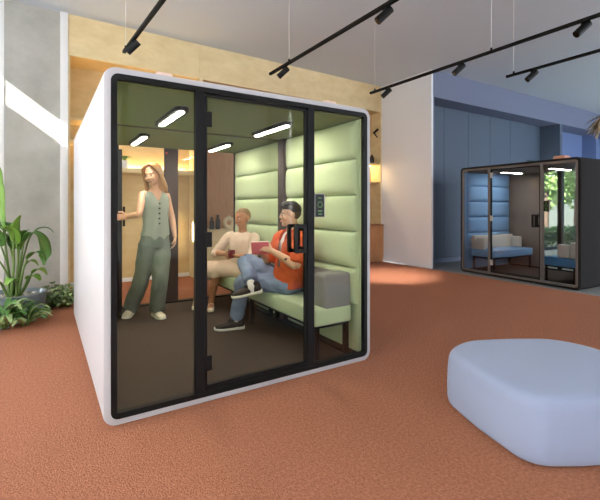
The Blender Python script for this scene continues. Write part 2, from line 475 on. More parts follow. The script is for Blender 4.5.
# ornaments
rv = thing('ring_vase', 'round cream vase with a hole on the low cabinet behind the seated woman', 'vase', (2.66, 4.62, 0.876))
b = bmesh.new()
tor = [(2.66 + 0.082 * math.cos(a), 4.62, 0.876 + 0.118 + 0.082 * math.sin(a)) for a in [2 * PI * k / 24 for k in range(25)]]
tube(b, tor, 0.036, sub=1, cap=0, side=(0, 1, 0), seg=12)
cyl(b, (2.66, 4.62, 1.06), (2.66, 4.62, 1.125), 0.024, 0.028); cyl(b, (2.66, 4.62, 0.8765), (2.66, 4.62, 0.905), 0.045, 0.038)
obj('body', b, M['ceramic'], rv)
for k, (x, h, l) in enumerate(((2.33, 0.20, 'left one of two dark jars on the low cabinet beside the ring vase'), (2.45, 0.24, 'right one of two dark jars on the low cabinet nearer the ring vase'))):
    t = thing('dark_jar', l, 'jar', (x, 4.64, 0.876))
    obj('body', lathe(None, [(0, 0), (0.042, 0), (0.046, 0.02), (0.046, h * 0.7), (0.025, h * 0.85), (0.025, h), (0, h)], (x, 4.64, 0.876)), M['dark_ceramic'], t)
    obj('lid', lathe(None, [(0, 0), (0.03, 0), (0.03, 0.022), (0.01, 0.03), (0, 0.03)], (x, 4.64, 0.876 + h)), M['dark_ceramic'], t)
t = thing('dark_jar', 'small dark jar on the upper alcove shelf right of the white booth', 'jar', (6.38, 4.76, 2.336))
obj('body', lathe(None, [(0, 0), (0.05, 0), (0.06, 0.05), (0.055, 0.14), (0.03, 0.18), (0.032, 0.2), (0, 0.2)], (6.38, 4.76, 2.336)), M['dark_ceramic'], t)
t = thing('wall_lamp', 'small black angled bracket lamp on the plywood wall above the right alcove shelves', 'lamp', (6.5, 4.76, 3.05))
obj('bracket', cyl(None, (6.529, 4.78, 3.04), (6.40, 4.72, 3.06), 0.014), M['black_metal'], t)
b = cyl(None, (6.40, 4.71, 3.06), (6.51, 4.69, 3.16), 0.026)
obj('lamp_head', b, M['black_metal'], t)
obj('lamp_arm', cyl(None, (6.40, 4.71, 3.06), (6.50, 4.69, 2.96), 0.012), M['black_metal'], t)

def blade(bm, pts, w, fold=0.25, up=(0, 0, 1), thick=0.003, nseg=14, tip=0.02):
    """leaf blade along pts (catmull-rom), width profile w, folded along the midrib"""
    P = crom([V(p) for p in pts], max(2, nseg // (len(pts) - 1)))
    n = len(P); rows = []; up = V(up)
    for i, p in enumerate(P):
        u = i / (n - 1)
        t = (P[min(i + 1, n - 1)] - P[max(i - 1, 0)]).normalized()
        s = t.cross(up)
        if s.length < 0.05: s = t.cross(V((0.3, 0.9, 0.1)))
        s.normalize(); nn = s.cross(t).normalized()
        ww = w * (math.sin(PI * min(1, (u * 0.94 + 0.03)) ** 0.8) ** 0.75 + tip * 0)
        row = []
        for f in (-1, -0.5, 0, 0.5, 1):
            row.append(p + s * (ww * f * 0.5) + nn * (abs(f) * ww * fold * 0.5))
        rows.append((row, nn))
    for sgn in (1, -1):
        vr = [[bm.verts.new(q + nn * (thick * 0.5 * sgn)) for q in row] for row, nn in rows]
        for a, c in zip(vr, vr[1:]):
            for k in range(4): bm.faces.new((a[k], a[k + 1], c[k + 1], c[k]))
        if sgn == 1: top = vr
        else:
            edge_t = [r[0] for r in top] + list(top[-1][1:]) + [r[-1] for r in reversed(top[:-1])] + list(reversed(top[0][1:-1]))
            edge_b = [r[0] for r in vr] + list(vr[-1][1:]) + [r[-1] for r in reversed(vr[:-1])] + list(reversed(vr[0][1:-1]))
            m = len(edge_t)
            for k in range(m):
                bm.faces.new((edge_t[k], edge_t[(k + 1) % m], edge_b[(k + 1) % m], edge_b[k]))
    return bm

sp = thing('potted_plant', 'small green plant in a white pot on the plywood shelf above the booth doorway', 'plant', (0.84, 4.72, 1.936))
obj('pot', lathe(None, [(0, 0), (0.05, 0), (0.062, 0.13), (0.054, 0.13), (0.05, 0.11), (0, 0.11)], (0.84, 4.72, 1.936)), M['white_paint'], sp)
b = bmesh.new()
for k in range(16):
    a = k * 2.4; r = 0.05 + 0.06 * random.random(); z = 2.05
    blade(b, [(0.84, 4.72, z), (0.84 + math.cos(a) * r * .6, 4.72 + math.sin(a) * r * .6, z + 0.09), (0.84 + math.cos(a) * r * 1.3, 4.72 + math.sin(a) * r * 1.3, z + 0.05)], 0.05, nseg=6)
obj('foliage', b, M['leaf'], sp)

# ------------------------------------------------------------------ booths
def cushion(x0, x1, y0, y1, z0, z1, r=0.03):
    b = box(x0, x1, y0, y1, z0, z1, r, 4)
    return b

def pillow(xw, xf, y0, y1, z0, z1, nu=22, nv=12):
    """upholstered pad: flat back at xw, domed face towards xf"""
    b = bmesh.new(); G = []
    def mp(t): return math.sin(t * PI / 2)
    for i in range(nu + 1):
        u = mp(-1 + 2 * i / nu); row = []
        for j in range(nv + 1):
            v = mp(-1 + 2 * j / nv)
            h = (max(0, 1 - abs(u) ** 14) ** 0.5) * (max(0, 1 - abs(v) ** 5) ** 0.5)
            row.append(b.verts.new((xw + (xf - xw) * (0.25 + 0.75 * h), (y0 + y1) / 2 + u * (y1 - y0) / 2, (z0 + z1) / 2 + v * (z1 - z0) / 2)))
        G.append(row)
    for i in range(nu):
        for j in range(nv): b.faces.new((G[i][j], G[i + 1][j], G[i + 1][j + 1], G[i][j + 1]))
    edge = [G[i][0] for i in range(nu + 1)] + [G[nu][j] for j in range(1, nv + 1)] + [G[i][nv] for i in range(nu - 1, -1, -1)] + [G[0][j] for j in range(nv - 1, 0, -1)]
    back = [b.verts.new((xw, q.co.y, q.co.z)) for q in edge]
    n = len(edge)
    for k in range(n): b.faces.new((edge[k], back[k], back[(k + 1) % n], edge[(k + 1) % n]))
    b.faces.new(back)
    return b

def stadium(bm, cx, cy, hw, hl, z0, z1, n=8):
    pts = [(cx + hw * math.cos(a), cy + hl - hw + hw * math.sin(a)) for a in [PI * k / n for k in range(n + 1)]]
    pts += [(cx + hw * math.cos(a), cy - hl + hw + hw * math.sin(a)) for a in [PI + PI * k / n for k in range(n + 1)]]
    return prism(bm, pts, z0, z1)

def booth(label, loc, rotz, W, D, H, far):
    t = thing('office_booth', label, 'booth', loc, rotz)
    R = rootmat(t)
    def P(name, bm, m, parent=t, smooth=0.6, **k): return obj(name, bm, m, parent, smooth, local=True, **k)
    shell_m = M['far_shell'] if far else M['pod_white']
    Z0 = 0.001
    # outer shell
    P('shell', ring_sweep(None, 0, W, Z0, H, 0.075, [(0.014, 0), (0.003, 0.004), (0, 0.016), (0, D - 0.016), (0.003, D - .004), (0.014, D), (0.045, D), (0.045, 0)]), shell_m)
    P('front_frame', ring_sweep(None, 0.04, W - 0.04, Z0 + 0.04, H - 0.04, 0.045, [(0.0, -0.006), (0.0, 0.034), (0.034, 0.034), (0.034, -0.006)]), M['far_frame_lit'] if far else M['pod_black'])
    P('rear_frame', ring_sweep(None, 0.04, W - 0.04, Z0 + 0.04, H - 0.04, 0.045, [(0.0, D - 0.07), (0.0, D + 0.004), (0.034, D + 0.004), (0.034, D - 0.07)]), M['pod_black'])
    fz0, fz1 = 0.046, H - 0.046
    m1, m2 = (0.545, 1.42) if not far else (0.62, 1.60)
    for x in (m1, m2):
        P('mullion', box(x, x + (0.062 if not far else 0.05), -0.008, 0.034, fz0 + 0.02, fz1 - 0.02, 0.003, 1), M['pod_black'] if not far else M['far_frame_lit'])
    mw = 0.062 if not far else 0.05
    gm = M['far_glass'] if far else M['glass']
    dg = M['far_glass'] if far else M['door_glass']
    P('glass_panel', box(0.072, m1, 0.020, 0.030, fz0 + 0.028, fz1 - 0.028), gm)
    P('glass_panel', box(m2 + mw, W - 0.072, 0.020, 0.030, fz0 + 0.028, fz1 - 0.028), gm)
    P('threshold', box(m1 + mw, m2, -0.004, 0.034, fz0 + 0.02, fz0 + 0.052, 0.003, 1), M['pod_black'])
    dx0, dx1 = m1 + mw + 0.004, m2 - 0.004
    door = P('door', ring_sweep(None, dx0, dx1, fz0 + 0.055, fz1 - 0.036, 0.02, [(0, 0.0), (0, 0.03), (0.014, 0.03), (0.014, 0.0)]), M['pod_black'])
    P('glass', box(dx0 + 0.012, dx1 - 0.012, 0.011, 0.020, fz0 + 0.067, fz1 - 0.048), dg, door)
    for z in (0.21, 1.03, 1.83):
        P('hinge', box(dx0 - 0.006, dx0 + 0.046, -0.008, 0.0105, z, z + 0.10, 0.003, 1), M['pod_black'] if not far else M['screen_side'], door)
    hx = 1.335 if not far else dx1 - 0.07
    b = bmesh.new()
    for y0, y1 in ((-0.045, -0.022), (0.052, 0.075)):
        ring_sweep(b, hx - 0.052, hx + 0.052, 0.95, 1.165, 0.016, [(0, y0), (0, y1), (0.026, y1), (0.026, y0)])
    for z in (0.985, 1.125): box(hx + 0.03, hx + 0.046, -0.023, 0.053, z - 0.01, z + 0.01, bm=b)
    P('handle', b, M['black_metal'], door)
    # booking screen on the right-hand glass
    sx = m2 + mw + 0.004
    sc = P('booking_screen', box(sx, sx + 0.10, -0.004, 0.0195, 1.215, 1.40, 0.006, 2), M['screen_side'])
    P('display', box(sx + 0.004, sx + 0.090, -0.006, -0.0042, 1.219, 1.396), M['screen'], sc)
    b = bmesh.new()
    pts = [(sx + 0.047 + 0.022 * math.cos(a), -0.0075, 1.315 + 0.022 * math.sin(a)) for a in [2 * PI * k / 24 for k in range(25)]]
    tube(b, pts, 0.0020, 0.0010, side=(0, 0, 1), sub=1, cap=0, seg=8)
    P('status_ring', b, M['green_led'], sc)
    for a, c, z in ((0.028, 0.066, 1.262), (0.034, 0.06, 1.364), (0.030, 0.064, 1.238)):
        P('text_line', box(sx + a, sx + c, -0.0072, -0.0062, z, z + 0.006), M['green_led'], sc)
    # inside
    ix0, ix1 = 0.05, W - 0.05
    P('floor_carpet', box(ix0, ix1, 0.036, D - 0.07, 0.03, 0.057), M['pod_carpet'])
    cz = H - 0.085
    half = D / 2 if not far else D
    segs = [(0.036, 1.375), (1.405, D - 0.072)] if not far else [(0.036, D - 0.072)]
    cm = M['olive_ceiling'] if not far else M['taupe']
    for a, c in segs:
        P('ceiling_panel', box(ix0, ix1, a, c, cz, cz + 0.03, 0.004, 1), cm)
    if not far:
        P('ceiling_joint', box(ix0, ix1, 1.372, 1.408, cz - 0.006, cz + 0.025), M['pillar'])
    lm = M['lamp'] if not far else M['lamp_cool']
    cents = [(0.585, 0.76), (0.585, 2.08), (1.53, 0.80), (1.53, 2.15)] if not far else [(0.62, 0.72), (1.53, 0.72)]
    for cx, cy in cents:
        cl = P('ceiling_light', stadium(None, cx, cy, 0.052, 0.36, cz - 0.03, cz), M['black_metal'])
        P('diffuser', stadium(None, cx, cy, 0.023, 0.32, cz - 0.034, cz - 0.0302), lm, cl)
    fab = M['green_fabric'] if not far else M['blue_fabric']
    lin_m = M['green_lining'] if not far else M['blue_fabric']
    P('side_lining', box(ix1 - 0.03, ix1, 0.036, D - 0.072, 0.046, cz, 0.003, 1), lin_m)
    P('side_lining', box(ix0, ix0 + 0.03, 0.036, D - 0.072, 0.046, cz, 0.003, 1), lin_m)
    zr = [0.46, 0.772, 1.084, 1.396, 1.708, cz - 0.005]
    if not far:
        for (a, c) in ((0.06, 1.235), (1.385, 2.62)):
            for z0, z1 in zip(zr, zr[1:]):
                P('wall_cushion', pillow(ix1 - 0.03, ix1 - 0.098, a, c, z0 + 0.002, z1 - 0.002), fab)
        P('pillar', box(ix1 - 0.09, ix1 - 0.03, 1.245, 1.372, 0.046, cz, 0.005), M['pillar'])
    else:
        for z0, z1 in zip(zr, zr[1:]):
            P('wall_cushion', pillow(ix0 + 0.03, ix0 + 0.095, 0.09, D - 0.09, z0 + 0.002, z1 - 0.002), fab)
            P('wall_cushion', pillow(ix1 - 0.03, ix1 - 0.095, 0.09, D - 0.09, z0 + 0.002, z1 - 0.002), fab)
    # rear wall
    if not far:
        rp = P('rear_post', box(1.02, 1.19, D - 0.062, D - 0.005, fz0, fz1, 0.003, 1), M['pillar'])
        P('logo_dot', tube(None, [(1.04, D - 0.064, 1.985), (1.04, D - 0.062, 1.985)], 0.014, sub=1, cap=0), M['red_dot'], rp)
        P('rear_mullion', box(0.44, 0.475, D - 0.062, D - 0.005, fz0, fz1, 0.003, 1), M['pod_black'])
        P('rear_glass', box(0.072, 0.44, D - 0.04, D - 0.03, fz0 + 0.03, fz1 - 0.03), M['glass'])
        P('rear_glass', box(1.19, W - 0.072, D - 0.04, D - 0.03, fz0 + 0.03, fz1 - 0.03), M['glass'])
        # rear door standing open into the booth
        h = V((0.487, D - 0.075)); dl = V((-0.146, -1.0)).normalized(); nl = V((-dl.y, dl.x))
        def leaf(u0, u1, n0, n1, z0, z1):
            mt = Matrix(((dl.x, nl.x, 0, h.x), (dl.y, nl.y, 0, h.y), (0, 0, 1, 0), (0, 0, 0, 1)))
            return box(u0, u1, n0, n1, z0, z1, 0.002, 1, mtx=mt)
        rd = P('rear_door', leaf(0, 0.025, -0.02, 0.02, 0.10, 1.93), M['pod_black'])
        P('stile', leaf(0.455, 0.49, -0.02, 0.02, 0.10, 1.93), M['pod_black'], rd)
        P('rail', leaf(0.025, 0.455, -0.02, 0.02, 0.10, 0.14), M['pod_black'], rd)
        P('rail', leaf(0.025, 0.455, -0.02, 0.02, 1.89, 1.93), M['pod_black'], rd)
        P('glass', leaf(0.025, 0.455, -0.006, 0.006, 0.14, 1.89), M['door_glass'], rd)
        P('handle', leaf(0.462, 0.482, 0.024, 0.05, 1.08, 1.30), M['black_metal'], rd)
    else:
        P('rear_panel', box(0.072, 0.82, D - 0.055, D - 0.02, fz0 + 0.02, fz1 - 0.02), M['taupe'])
        P('rear_mullion', box(1.09, 1.155, D - 0.062, D - 0.005, fz0, fz1, 0.003, 1), M['far_shell'])
        P('rear_glass', box(0.82, 1.09, D - 0.04, D - 0.03, fz0 + 0.03, fz1 - 0.03), M['glass'])
        P('rear_glass', box(1.155, W - 0.072, D - 0.04, D - 0.03, fz0 + 0.03, fz1 - 0.03), M['glass'])
    # roof boxes
    if not far:
        for x in (0.37, 1.72):
            P('roof_vent', box(x - 0.05, x + 0.06, 0.10, 0.30, H, H + 0.05, 0.015, 3), M['roof_vent'])
    else:
        P('roof_vent', box(1.60, 1.80, 0.35, 0.55, H, H + 0.09, 0.03, 3), M['far_vent'])
    return t

near = booth('large white glass fronted office booth with a sage green interior and three people inside', (-0.010, 0, 0), 0, 2.062, 2.78, 2.128, False)
far = booth('smaller black glass fronted office booth with a blue interior by the blue wall', (6.78, 2.59, 0), math.radians(-90 - 3.0), 2.22, 1.5, 2.07, True)

# ---------------- benches in the white booth
def bench(label, y0, y1, arm_front, arm_rear):
    t = thing('bench_sofa', label, 'sofa', (1.73, (y0 + y1) / 2, 0.045))
    obj('seat', cushion(1.525, 1.902, y0, y1, 0.330, 0.474, 0.022), M['green_fabric'], t)
    obj('seat_frame', box(1.55, 1.895, y0 + 0.03, y1 - 0.03, 0.308, 0.3305), M['black_metal'], t)
    for x in (1.57, 1.872):
        for y in (y0 + 0.045, y1 - 0.05):
            obj('leg', box(x - 0.02, x + 0.02, y - 0.02, y + 0.02, 0.057, 0.309, 0.002, 1), M['black_metal'], t)
    obj('base_rail', box(1.852, 1.892, y0 + 0.066, y1 - 0.07, 0.057, 0.08), M['black_metal'], t)
    ya = y0 + 0.02; yb = y1 - 0.02
    obj('lumbar_cushion', cushion(1.80, 1.902, (y0 + 0.17) if arm_front else ya, yb, 0.476, 0.73, 0.025), M['grey_fabric'], t)
    if arm_front:
        obj('armrest', cushion(1.62, 1.902, y0 + 0.004, y0 + 0.165, 0.44, 0.745, 0.03), M['grey_fabric'], t)
    return t
bench('sage green bench with a grey armrest nearest the front glass, under the man', 0.068, 1.365, True, False)
bench('sage green bench at the back of the white booth, under the seated woman', 1.415, 2.60, False, False)

# ---------------- benches in the black booth (built in its own frame)
FR = rootmat(far)
def far_bench(label, x0, x1, y0, y1, back_at):
    t = thing('booth_bench', label, 'bench', FR @ V(((x0 + x1) / 2, (y0 + y1) / 2, 0.045)), math.radians(-93))
    def add(n, bm, m):
        bm.transform(FR); return obj(n, bm, m, t)
    seat_m = M['blue_fabric'] if back_at < 1 else M['blue_deep']
    add('seat', cushion(x0, x1, y0, y1, 0.32, 0.46, 0.02), seat_m)
    for x in (x0 + 0.04, x1 - 0.04):
        for y in (y0 + 0.04, y1 - 0.04):
            add('leg', box(x - 0.014, x + 0.014, y - 0.014, y + 0.014, 0.046, 0.32), M['black_metal'])
    add('seat_rail', box(x0 + 0.02, x1 - 0.02, y0 + 0.02, y1 - 0.02, 0.298, 0.319), M['black_metal'])
    bx0, bx1 = (x0, x0 + 0.09) if back_at < 1 else (x1 - 0.09, x1)
    add('back_cushion', cushion(bx0, bx1, y0, y1, 0.462, 0.72, 0.02), M['cream_fabric'])
    a0, a1 = (bx1 + 0.004, bx1 + 0.2) if back_at < 1 else (bx0 - 0.2, bx0 - 0.004)
    for y in (y0, y1 - 0.09):
        add('armrest', cushion(a0, a1, y, y + 0.09, 0.462, 0.68, 0.02), M['cream_fabric'])
    return t
far_bench('light blue bench with cream arms at the left side of the black booth', 0.14, 0.66, 0.14, 1.36, 0)
far_bench('deep blue bench with cream arms at the right side of the black booth', 1.56, 2.08, 0.14, 1.36, 2)

# ------------------------------------------------------------------ ottoman
def ottoman():
    ctr = V((2.32, -1.20))
    cor = [(1.945, -0.83, .125), (1.715, -1.53, .15), (2.30, -1.84, .25), (2.94, -1.42, .20), (2.86, -1.06, .14), (2.25, -0.735, .17)]
    n = len(cor); out = []
    for i in range(n):
        p = V((cor[i][0], cor[i][1], 0)); a = (V((cor[i - 1][0], cor[i - 1][1], 0)) - p).normalized(); c = (V((cor[(i + 1) % n][0], cor[(i + 1) % n][1], 0)) - p).normalized()
        A = p + a * cor[i][2]; B = p + c * cor[i][2]
        for k in range(11):
            u = k / 10
            q = A * (1 - u) ** 2 + p * 2 * u * (1 - u) + B * u * u
            out.append(q)
    # bow the straight sides outwards a little
    out2 = []
    for i, q in enumerate(out):
        out2.append(q)
        if i % 11 == 10:
            w = out[(i + 1) % len(out)]; d = w - q; nn = V((d.y, -d.x, 0)).normalized()
            if nn.dot(q - V((ctr.x, ctr.y, 0))) < 0: nn = -nn
            for u in (.25, .5, .75): out2.append(q + d * u + nn * d.length * .11 * (u * (1 - u)))
    out = out2
    prof = [(0.95, 0.004), (0.985, 0.015), (1.0, 0.04), (1.004, 0.12), (0.998, 0.22), (0.985, 0.285), (0.972, 0.310), (0.95, 0.329), (0.915, 0.340), (0.86, 0.345), (0.7, 0.348), (0.4, 0.350), (0.15, 0.3505)]
    b = bmesh.new(); rows = []
    for s, z in prof:
        rows.append([b.verts.new((ctr.x + (p.x - ctr.x) * s, ctr.y + (p.y - ctr.y) * s, z)) for p in out])
    m = len(out)
    for a, c in zip(rows, rows[1:]):
        for k in range(m): b.faces.new((a[k], a[(k + 1) % m], c[(k + 1) % m], c[k]))
    b.faces.new(rows[0][::-1]); cv = b.verts.new((ctr.x, ctr.y, 0.3506))
    for k in range(m): b.faces.new((rows[-1][k], rows[-1][(k + 1) % m], cv))
    o = obj('ottoman', b, M['ottoman'], smooth=True)
    return tag(o, 'large pale blue rounded pebble shaped ottoman on the terracotta carpet', 'ottoman')
ottoman()

# ------------------------------------------------------------------ track lights
def track(label, a, c, spots, wires):
    a, c = V(a), V(c)
    t = thing('track_light', label, 'track light', a)
    d = (c - a).normalized(); ang = math.atan2(d.y, d.x)
    L = (c - a).length
    mt = Matrix.Translation(a) @ Matrix.Rotation(ang, 4, 'Z')
    obj('rail', box(0, L, -0.018, 0.018, -0.016, 0.016, 0.002, 1, mtx=mt), M['rail_black'], t)
    for u in wires:
        p = a + d * u
        obj('suspension_wire', cyl(None, p + V((0, 0, 0.015)), V((p.x, p.y, CZ)), 0.0025, seg=6), M['white_paint'], t)
        obj('wire_clip', cyl(None, p + V((0, 0, 0.014)), p + V((0, 0, 0.045)), 0.012, seg=10), M['rail_black'], t)
    for u, dr in spots:
        p = a + d * u; dr = V(dr).normalized()
        hd = p + V((0, 0, -0.075))
        s = obj('spotlight', tube(None, [hd - dr * 0.075, hd + dr * 0.085], 0.036, sub=1, cap=0, seg=20), M['black_metal'], t)
        obj('bracket', box(p.x - 0.012, p.x + 0.012, p.y - 0.012, p.y + 0.012, p.z - 0.075, p.z - 0.014), M['rail_black'], s)
        obj('lens', tube(None, [hd + dr * 0.0852, hd + dr * 0.087], 0.030, sub=1, cap=0, seg=20), M['screen'], s)
    return t
track('black ceiling track with one spotlight, leftmost, above the front left of the white booth', (0.465, 2.349, 3.05), (0.72, -1.9, 3.05), [(0.42, (-0.62, 0.39, -0.68))], [0.08, 3.4])
track('black ceiling track with two spotlights above the right half of the white booth', (2.228, 2.15, 3.05), (2.20, -2.2, 3.05), [(0.36, (-0.62, 0.39, -0.68)), (2.15, (-0.62, 0.39, -0.68))], [0.5, 3.6])
track('longest black ceiling track with three spotlights in front of the white return wall', (3.966, 2.13, 3.05), (4.0, -2.2, 3.05), [(0.35, (-0.62, 0.39, -0.68)), (1.58, (-0.62, 0.39, -0.68)), (2.92, (-0.62, 0.39, -0.68))], [0.1, 2.0, 3.9])
track('short black ceiling track with one spotlight, rightmost, above the black booth', (4.98, 0.55, 3.05), (4.96, -2.4, 3.05), [(0.34, (-0.62, 0.39, -0.68))], [0.1, 2.4])

# woven pendant
t = thing('pendant_lamp', 'shaggy woven pendant lamp hanging at the right edge above the black booth', 'lamp', (8.6, 0.62, 2.62))
b = bmesh.new()
for k in range(150):
    a = random.random() * 2 * PI; tt = random.random(); r0 = 0.12 + 0.1 * tt; r1 = 0.42 + 0.12 * random.random() - 0.25 * tt
    z0 = 2.96 - 0.05 * tt; z1 = 2.64 + 0.22 * random.random() - 0.1 * tt
    ca, sa = math.cos(a), math.sin(a)
    blade(b, [(8.6 + ca * r0, 0.62 + sa * r0, z0), (8.6 + ca * (r0 + r1) / 2, 0.62 + sa * (r0 + r1) / 2, (z0 + z1) / 2 + 0.06), (8.6 + ca * r1, 0.62 + sa * r1, z1)], 0.07, nseg=4)
obj('shade', b, M['wicker'], t)
obj('cord', cyl(None, (8.6, 0.62, 2.95), (8.6, 0.62, CZ), 0.006, seg=8), M['black_metal'], t)
obj('cap', lathe(None, [(0, 0), (0.13, 0), (0.11, 0.04), (0.03, 0.07), (0, 0.07)], (8.6, 0.62, 2.94)), M['wicker'], t)
# ------------------------------------------------------------------ plants by the concrete pier
pc = V((-0.60, 3.27, 0))
pp = thing('potted_plant', 'tall broad leaved plant in a grey bowl pot by the concrete pier', 'plant', pc)
obj('pot', lathe(None, [(0, 0.004), (0.24, 0.004), (0.275, 0.02), (0.315, 0.13), (0.335, 0.275), (0.315, 0.278), (0.30, 0.225), (0, 0.225)], pc, 48), M['pot'], pp)
b = bmesh.new(); rnd = random.Random(3)
lathe(b, [(0.298, 0.20), (0.299, 0.226), (0, 0.232)], pc, 32)
for k in range(260):
    a = rnd.random() * 2 * PI; r = 0.285 * math.sqrt(rnd.random()); s = 0.010 + 0.010 * rnd.random()
    ell(b, (pc.x + r * math.cos(a), pc.y + r * math.sin(a), 0.234), (s * 1.3, s, s * .7), u=6, v=4)
g = obj('gravel', b, M['pebble'], pp, True); g['kind'] = 'stuff'
rnd = random.Random(11)
#        base offset      control points of petiole tip -> blade (world)            width  material
leaves = [
 ((-.02, .02), [(-.66, 3.24, .62), (-.70, 3.22, 1.02)], [(-.70, 3.22, 1.02), (-.755, 3.20, 1.30), (-.785, 3.18, 1.60), (-.79, 3.17, 1.82)], .25, 'leaf_bright'),
 ((.02, -.02), [(-.56, 3.22, .60), (-.57, 3.17, .86)], [(-.57, 3.17, .86), (-.62, 3.12, 1.00), (-.70, 3.06, 1.06), (-.80, 3.0, 1.00)], .19, 'leaf_bright'),
 ((.03, .00), [(-.54, 3.24, .62), (-.50, 3.22, .88)], [(-.50, 3.22, .88), (-.43, 3.19, .98), (-.34, 3.16, .93), (-.295, 3.13, .77), (-.30, 3.12, .60)], .22, 'leaf'),
 ((.04, -.03), [(-.52, 3.20, .50), (-.47, 3.15, .68)], [(-.47, 3.15, .68), (-.40, 3.10, .755), (-.33, 3.07, .74), (-.285, 3.05, .66)], .13, 'leaf'),
 ((.00, .04), [(-.52, 3.30, .65), (-.45, 3.32, .92)], [(-.45, 3.32, .92), (-.36, 3.34, 1.02), (-.26, 3.36, 1.03), (-.20, 3.36, .97)], .10, 'leaf'),
 ((-.04, .00), [(-.66, 3.22, .50), (-.76, 3.16, .72)], [(-.76, 3.16, .72), (-.85, 3.12, .84), (-.95, 3.08, .86), (-1.05, 3.04, .78)], .17, 'leaf_bright'),
 ((-.03, -.03), [(-.60, 3.20, .62), (-.60, 3.14, .90)], [(-.60, 3.14, .90), (-.58, 3.10, 1.04), (-.56, 3.08, 1.12), (-.53, 3.06, 1.20)], .12, 'leaf_bright'),
 ((.05, .02), [(-.46, 3.26, .40), (-.42, 3.24, .50)], [(-.42, 3.24, .50), (-.36, 3.21, .545), (-.31, 3.19, .52), (-.275, 3.18, .47)], .15, 'leaf_bright'),
 ((-.01, .05), [(-.62, 3.34, .7), (-.70, 3.38, 1.0)], [(-.70, 3.38, 1.0), (-.78, 3.42, 1.15), (-.90, 3.45, 1.22), (-1.02, 3.46, 1.15)], .2, 'leaf'),
 ((-.05, -.04), [(-.72, 3.15, .42), (-.80, 3.05, .52)], [(-.80, 3.05, .52), (-.88, 2.98, .55), (-.96, 2.93, .50)], .15, 'leaf'),
 ((.03, .05), [(-.53, 3.3, .42), (-.50, 3.29, .58)], [(-.50, 3.29, .58), (-.45, 3.27, .64), (-.40, 3.25, .63), (-.36, 3.24, .58)], .12, 'leaf_bright'),
 ((-.01, .02), [(-.61, 3.27, .55), (-.60, 3.24, .80)], [(-.60, 3.24, .80), (-.60, 3.2, .96), (-.64, 3.16, 1.08), (-.70, 3.12, 1.12)], .18, 'leaf'),
 ((.01, .03), [(-.57, 3.28, .55), (-.55, 3.27, .78)], [(-.55, 3.27, .78), (-.53, 3.25, .92), (-.50, 3.22, 1.00), (-.45, 3.19, 1.02)], .14, 'leaf_bright'),
 ((.05, -.01), [(-.49, 3.25, .36), (-.47, 3.22, .43)], [(-.47, 3.22, .43), (-.43, 3.18, .475), (-.38, 3.14, .47), (-.34, 3.11, .42)], .13, 'leaf_bright'),
 ((.02, -.05), [(-.57, 3.18, .36), (-.58, 3.10, .44)], [(-.58, 3.10, .44), (-.60, 3.05, .48), (-.63, 3.0, .47), (-.66, 2.97, .42)], .13, 'leaf_bright'),
 ((-.05, .00), [(-.66, 3.24, .60), (-.72, 3.20, .84)], [(-.72, 3.20, .84), (-.76, 3.16, .98), (-.82, 3.12, 1.06), (-.90, 3.08, 1.05)], .18, 'leaf'),
]
for off, pet, bl, w, m in leaves:
    b0 = pc + V((off[0], off[1], .22))
    st = tube(None, [b0, lerp(b0, pet[0], .5), pet[0], pet[1], bl[1]], [.016, .015, .012, .008, .003], sub=4, seg=8, cap=.5)
    so_ = obj('stem', st, M['stem'], pp, True)
    lb = bmesh.new(); blade(lb, bl, w, 0.22, nseg=18)
    obj('leaf', lb, M[m], so_, True)
# gravel bed
b = bmesh.new(); rnd = random.Random(5)
for k in range(420):
    x = -1.25 + 1.02 * rnd.random(); y = 2.50 + 1.75 * rnd.random()
    if x > -0.95 + 0.72 * min(1, (y - 2.30) / .75) : continue
    if (V((x, y, 0)) - pc).length < 0.27: continue
    s = 0.012 + 0.016 * rnd.random()
    ell(b, (x, y, s * .55), (s * 1.3, s, s * .7), u=6, v=4)
gb = obj('gravel_bed', b, M['pebble'], smooth=True)
tag(gb, 'loose grey and white pebbles spread on the carpet around the grey pot', 'gravel', kind='stuff')

def clump(name, label, c, n, L, w, mats, seed, lean=0.8, stems=True, nodes=0):
    t = thing(name, label, 'plant', c); rnd = random.Random(seed); c = V(c)
    b = [bmesh.new() for _ in mats]; sb = bmesh.new()
    for k in range(n):
        a = rnd.random() * 2 * PI; el = 0.55 + 0.9 * rnd.random(); ln = L * (0.65 + 0.5 * rnd.random())
        d = V((math.cos(a) * math.cos(el), math.sin(a) * math.cos(el), math.sin(el)))
        h = V((math.cos(a), math.sin(a), 0))
        p0 = c + h * .02 + V((0, 0, .01)); p1 = p0 + d * ln * .45; p2 = p1 + (d * .5 + h * .4).normalized() * ln * .35; p3 = p2 + (h * .8 - V((0, 0, .45 * lean))).normalized() * ln * .3
        for p in (p1, p2, p3): p.z = max(p.z, .02)
        blade(b[k % len(mats)], [lerp(p0, p1, .45), p1, p2, p3], w * (0.8 + .4 * rnd.random()), .3, nseg=12)
        tube(sb, [p0, lerp(p0, p1, .6)], [.006, .004], sub=1, seg=6, cap=.3)
    for q, m in zip(b, mats): obj('foliage', q, M[m], t, True)
    obj('stem', sb, M['stem'], t, True)
clump('hosta_plant', 'leafy pale green plant with striped leaves in front of the grey pot', (-.66, 2.70, 0), 38, .40, .062, ['leaf_pale', 'leaf'], 21)
clump('hosta_plant', 'smaller striped leafy plant at the foot of the grey pot, right of the larger one', (-.48, 2.72, 0), 22, .30, .05, ['leaf_pale', 'leaf'], 22)
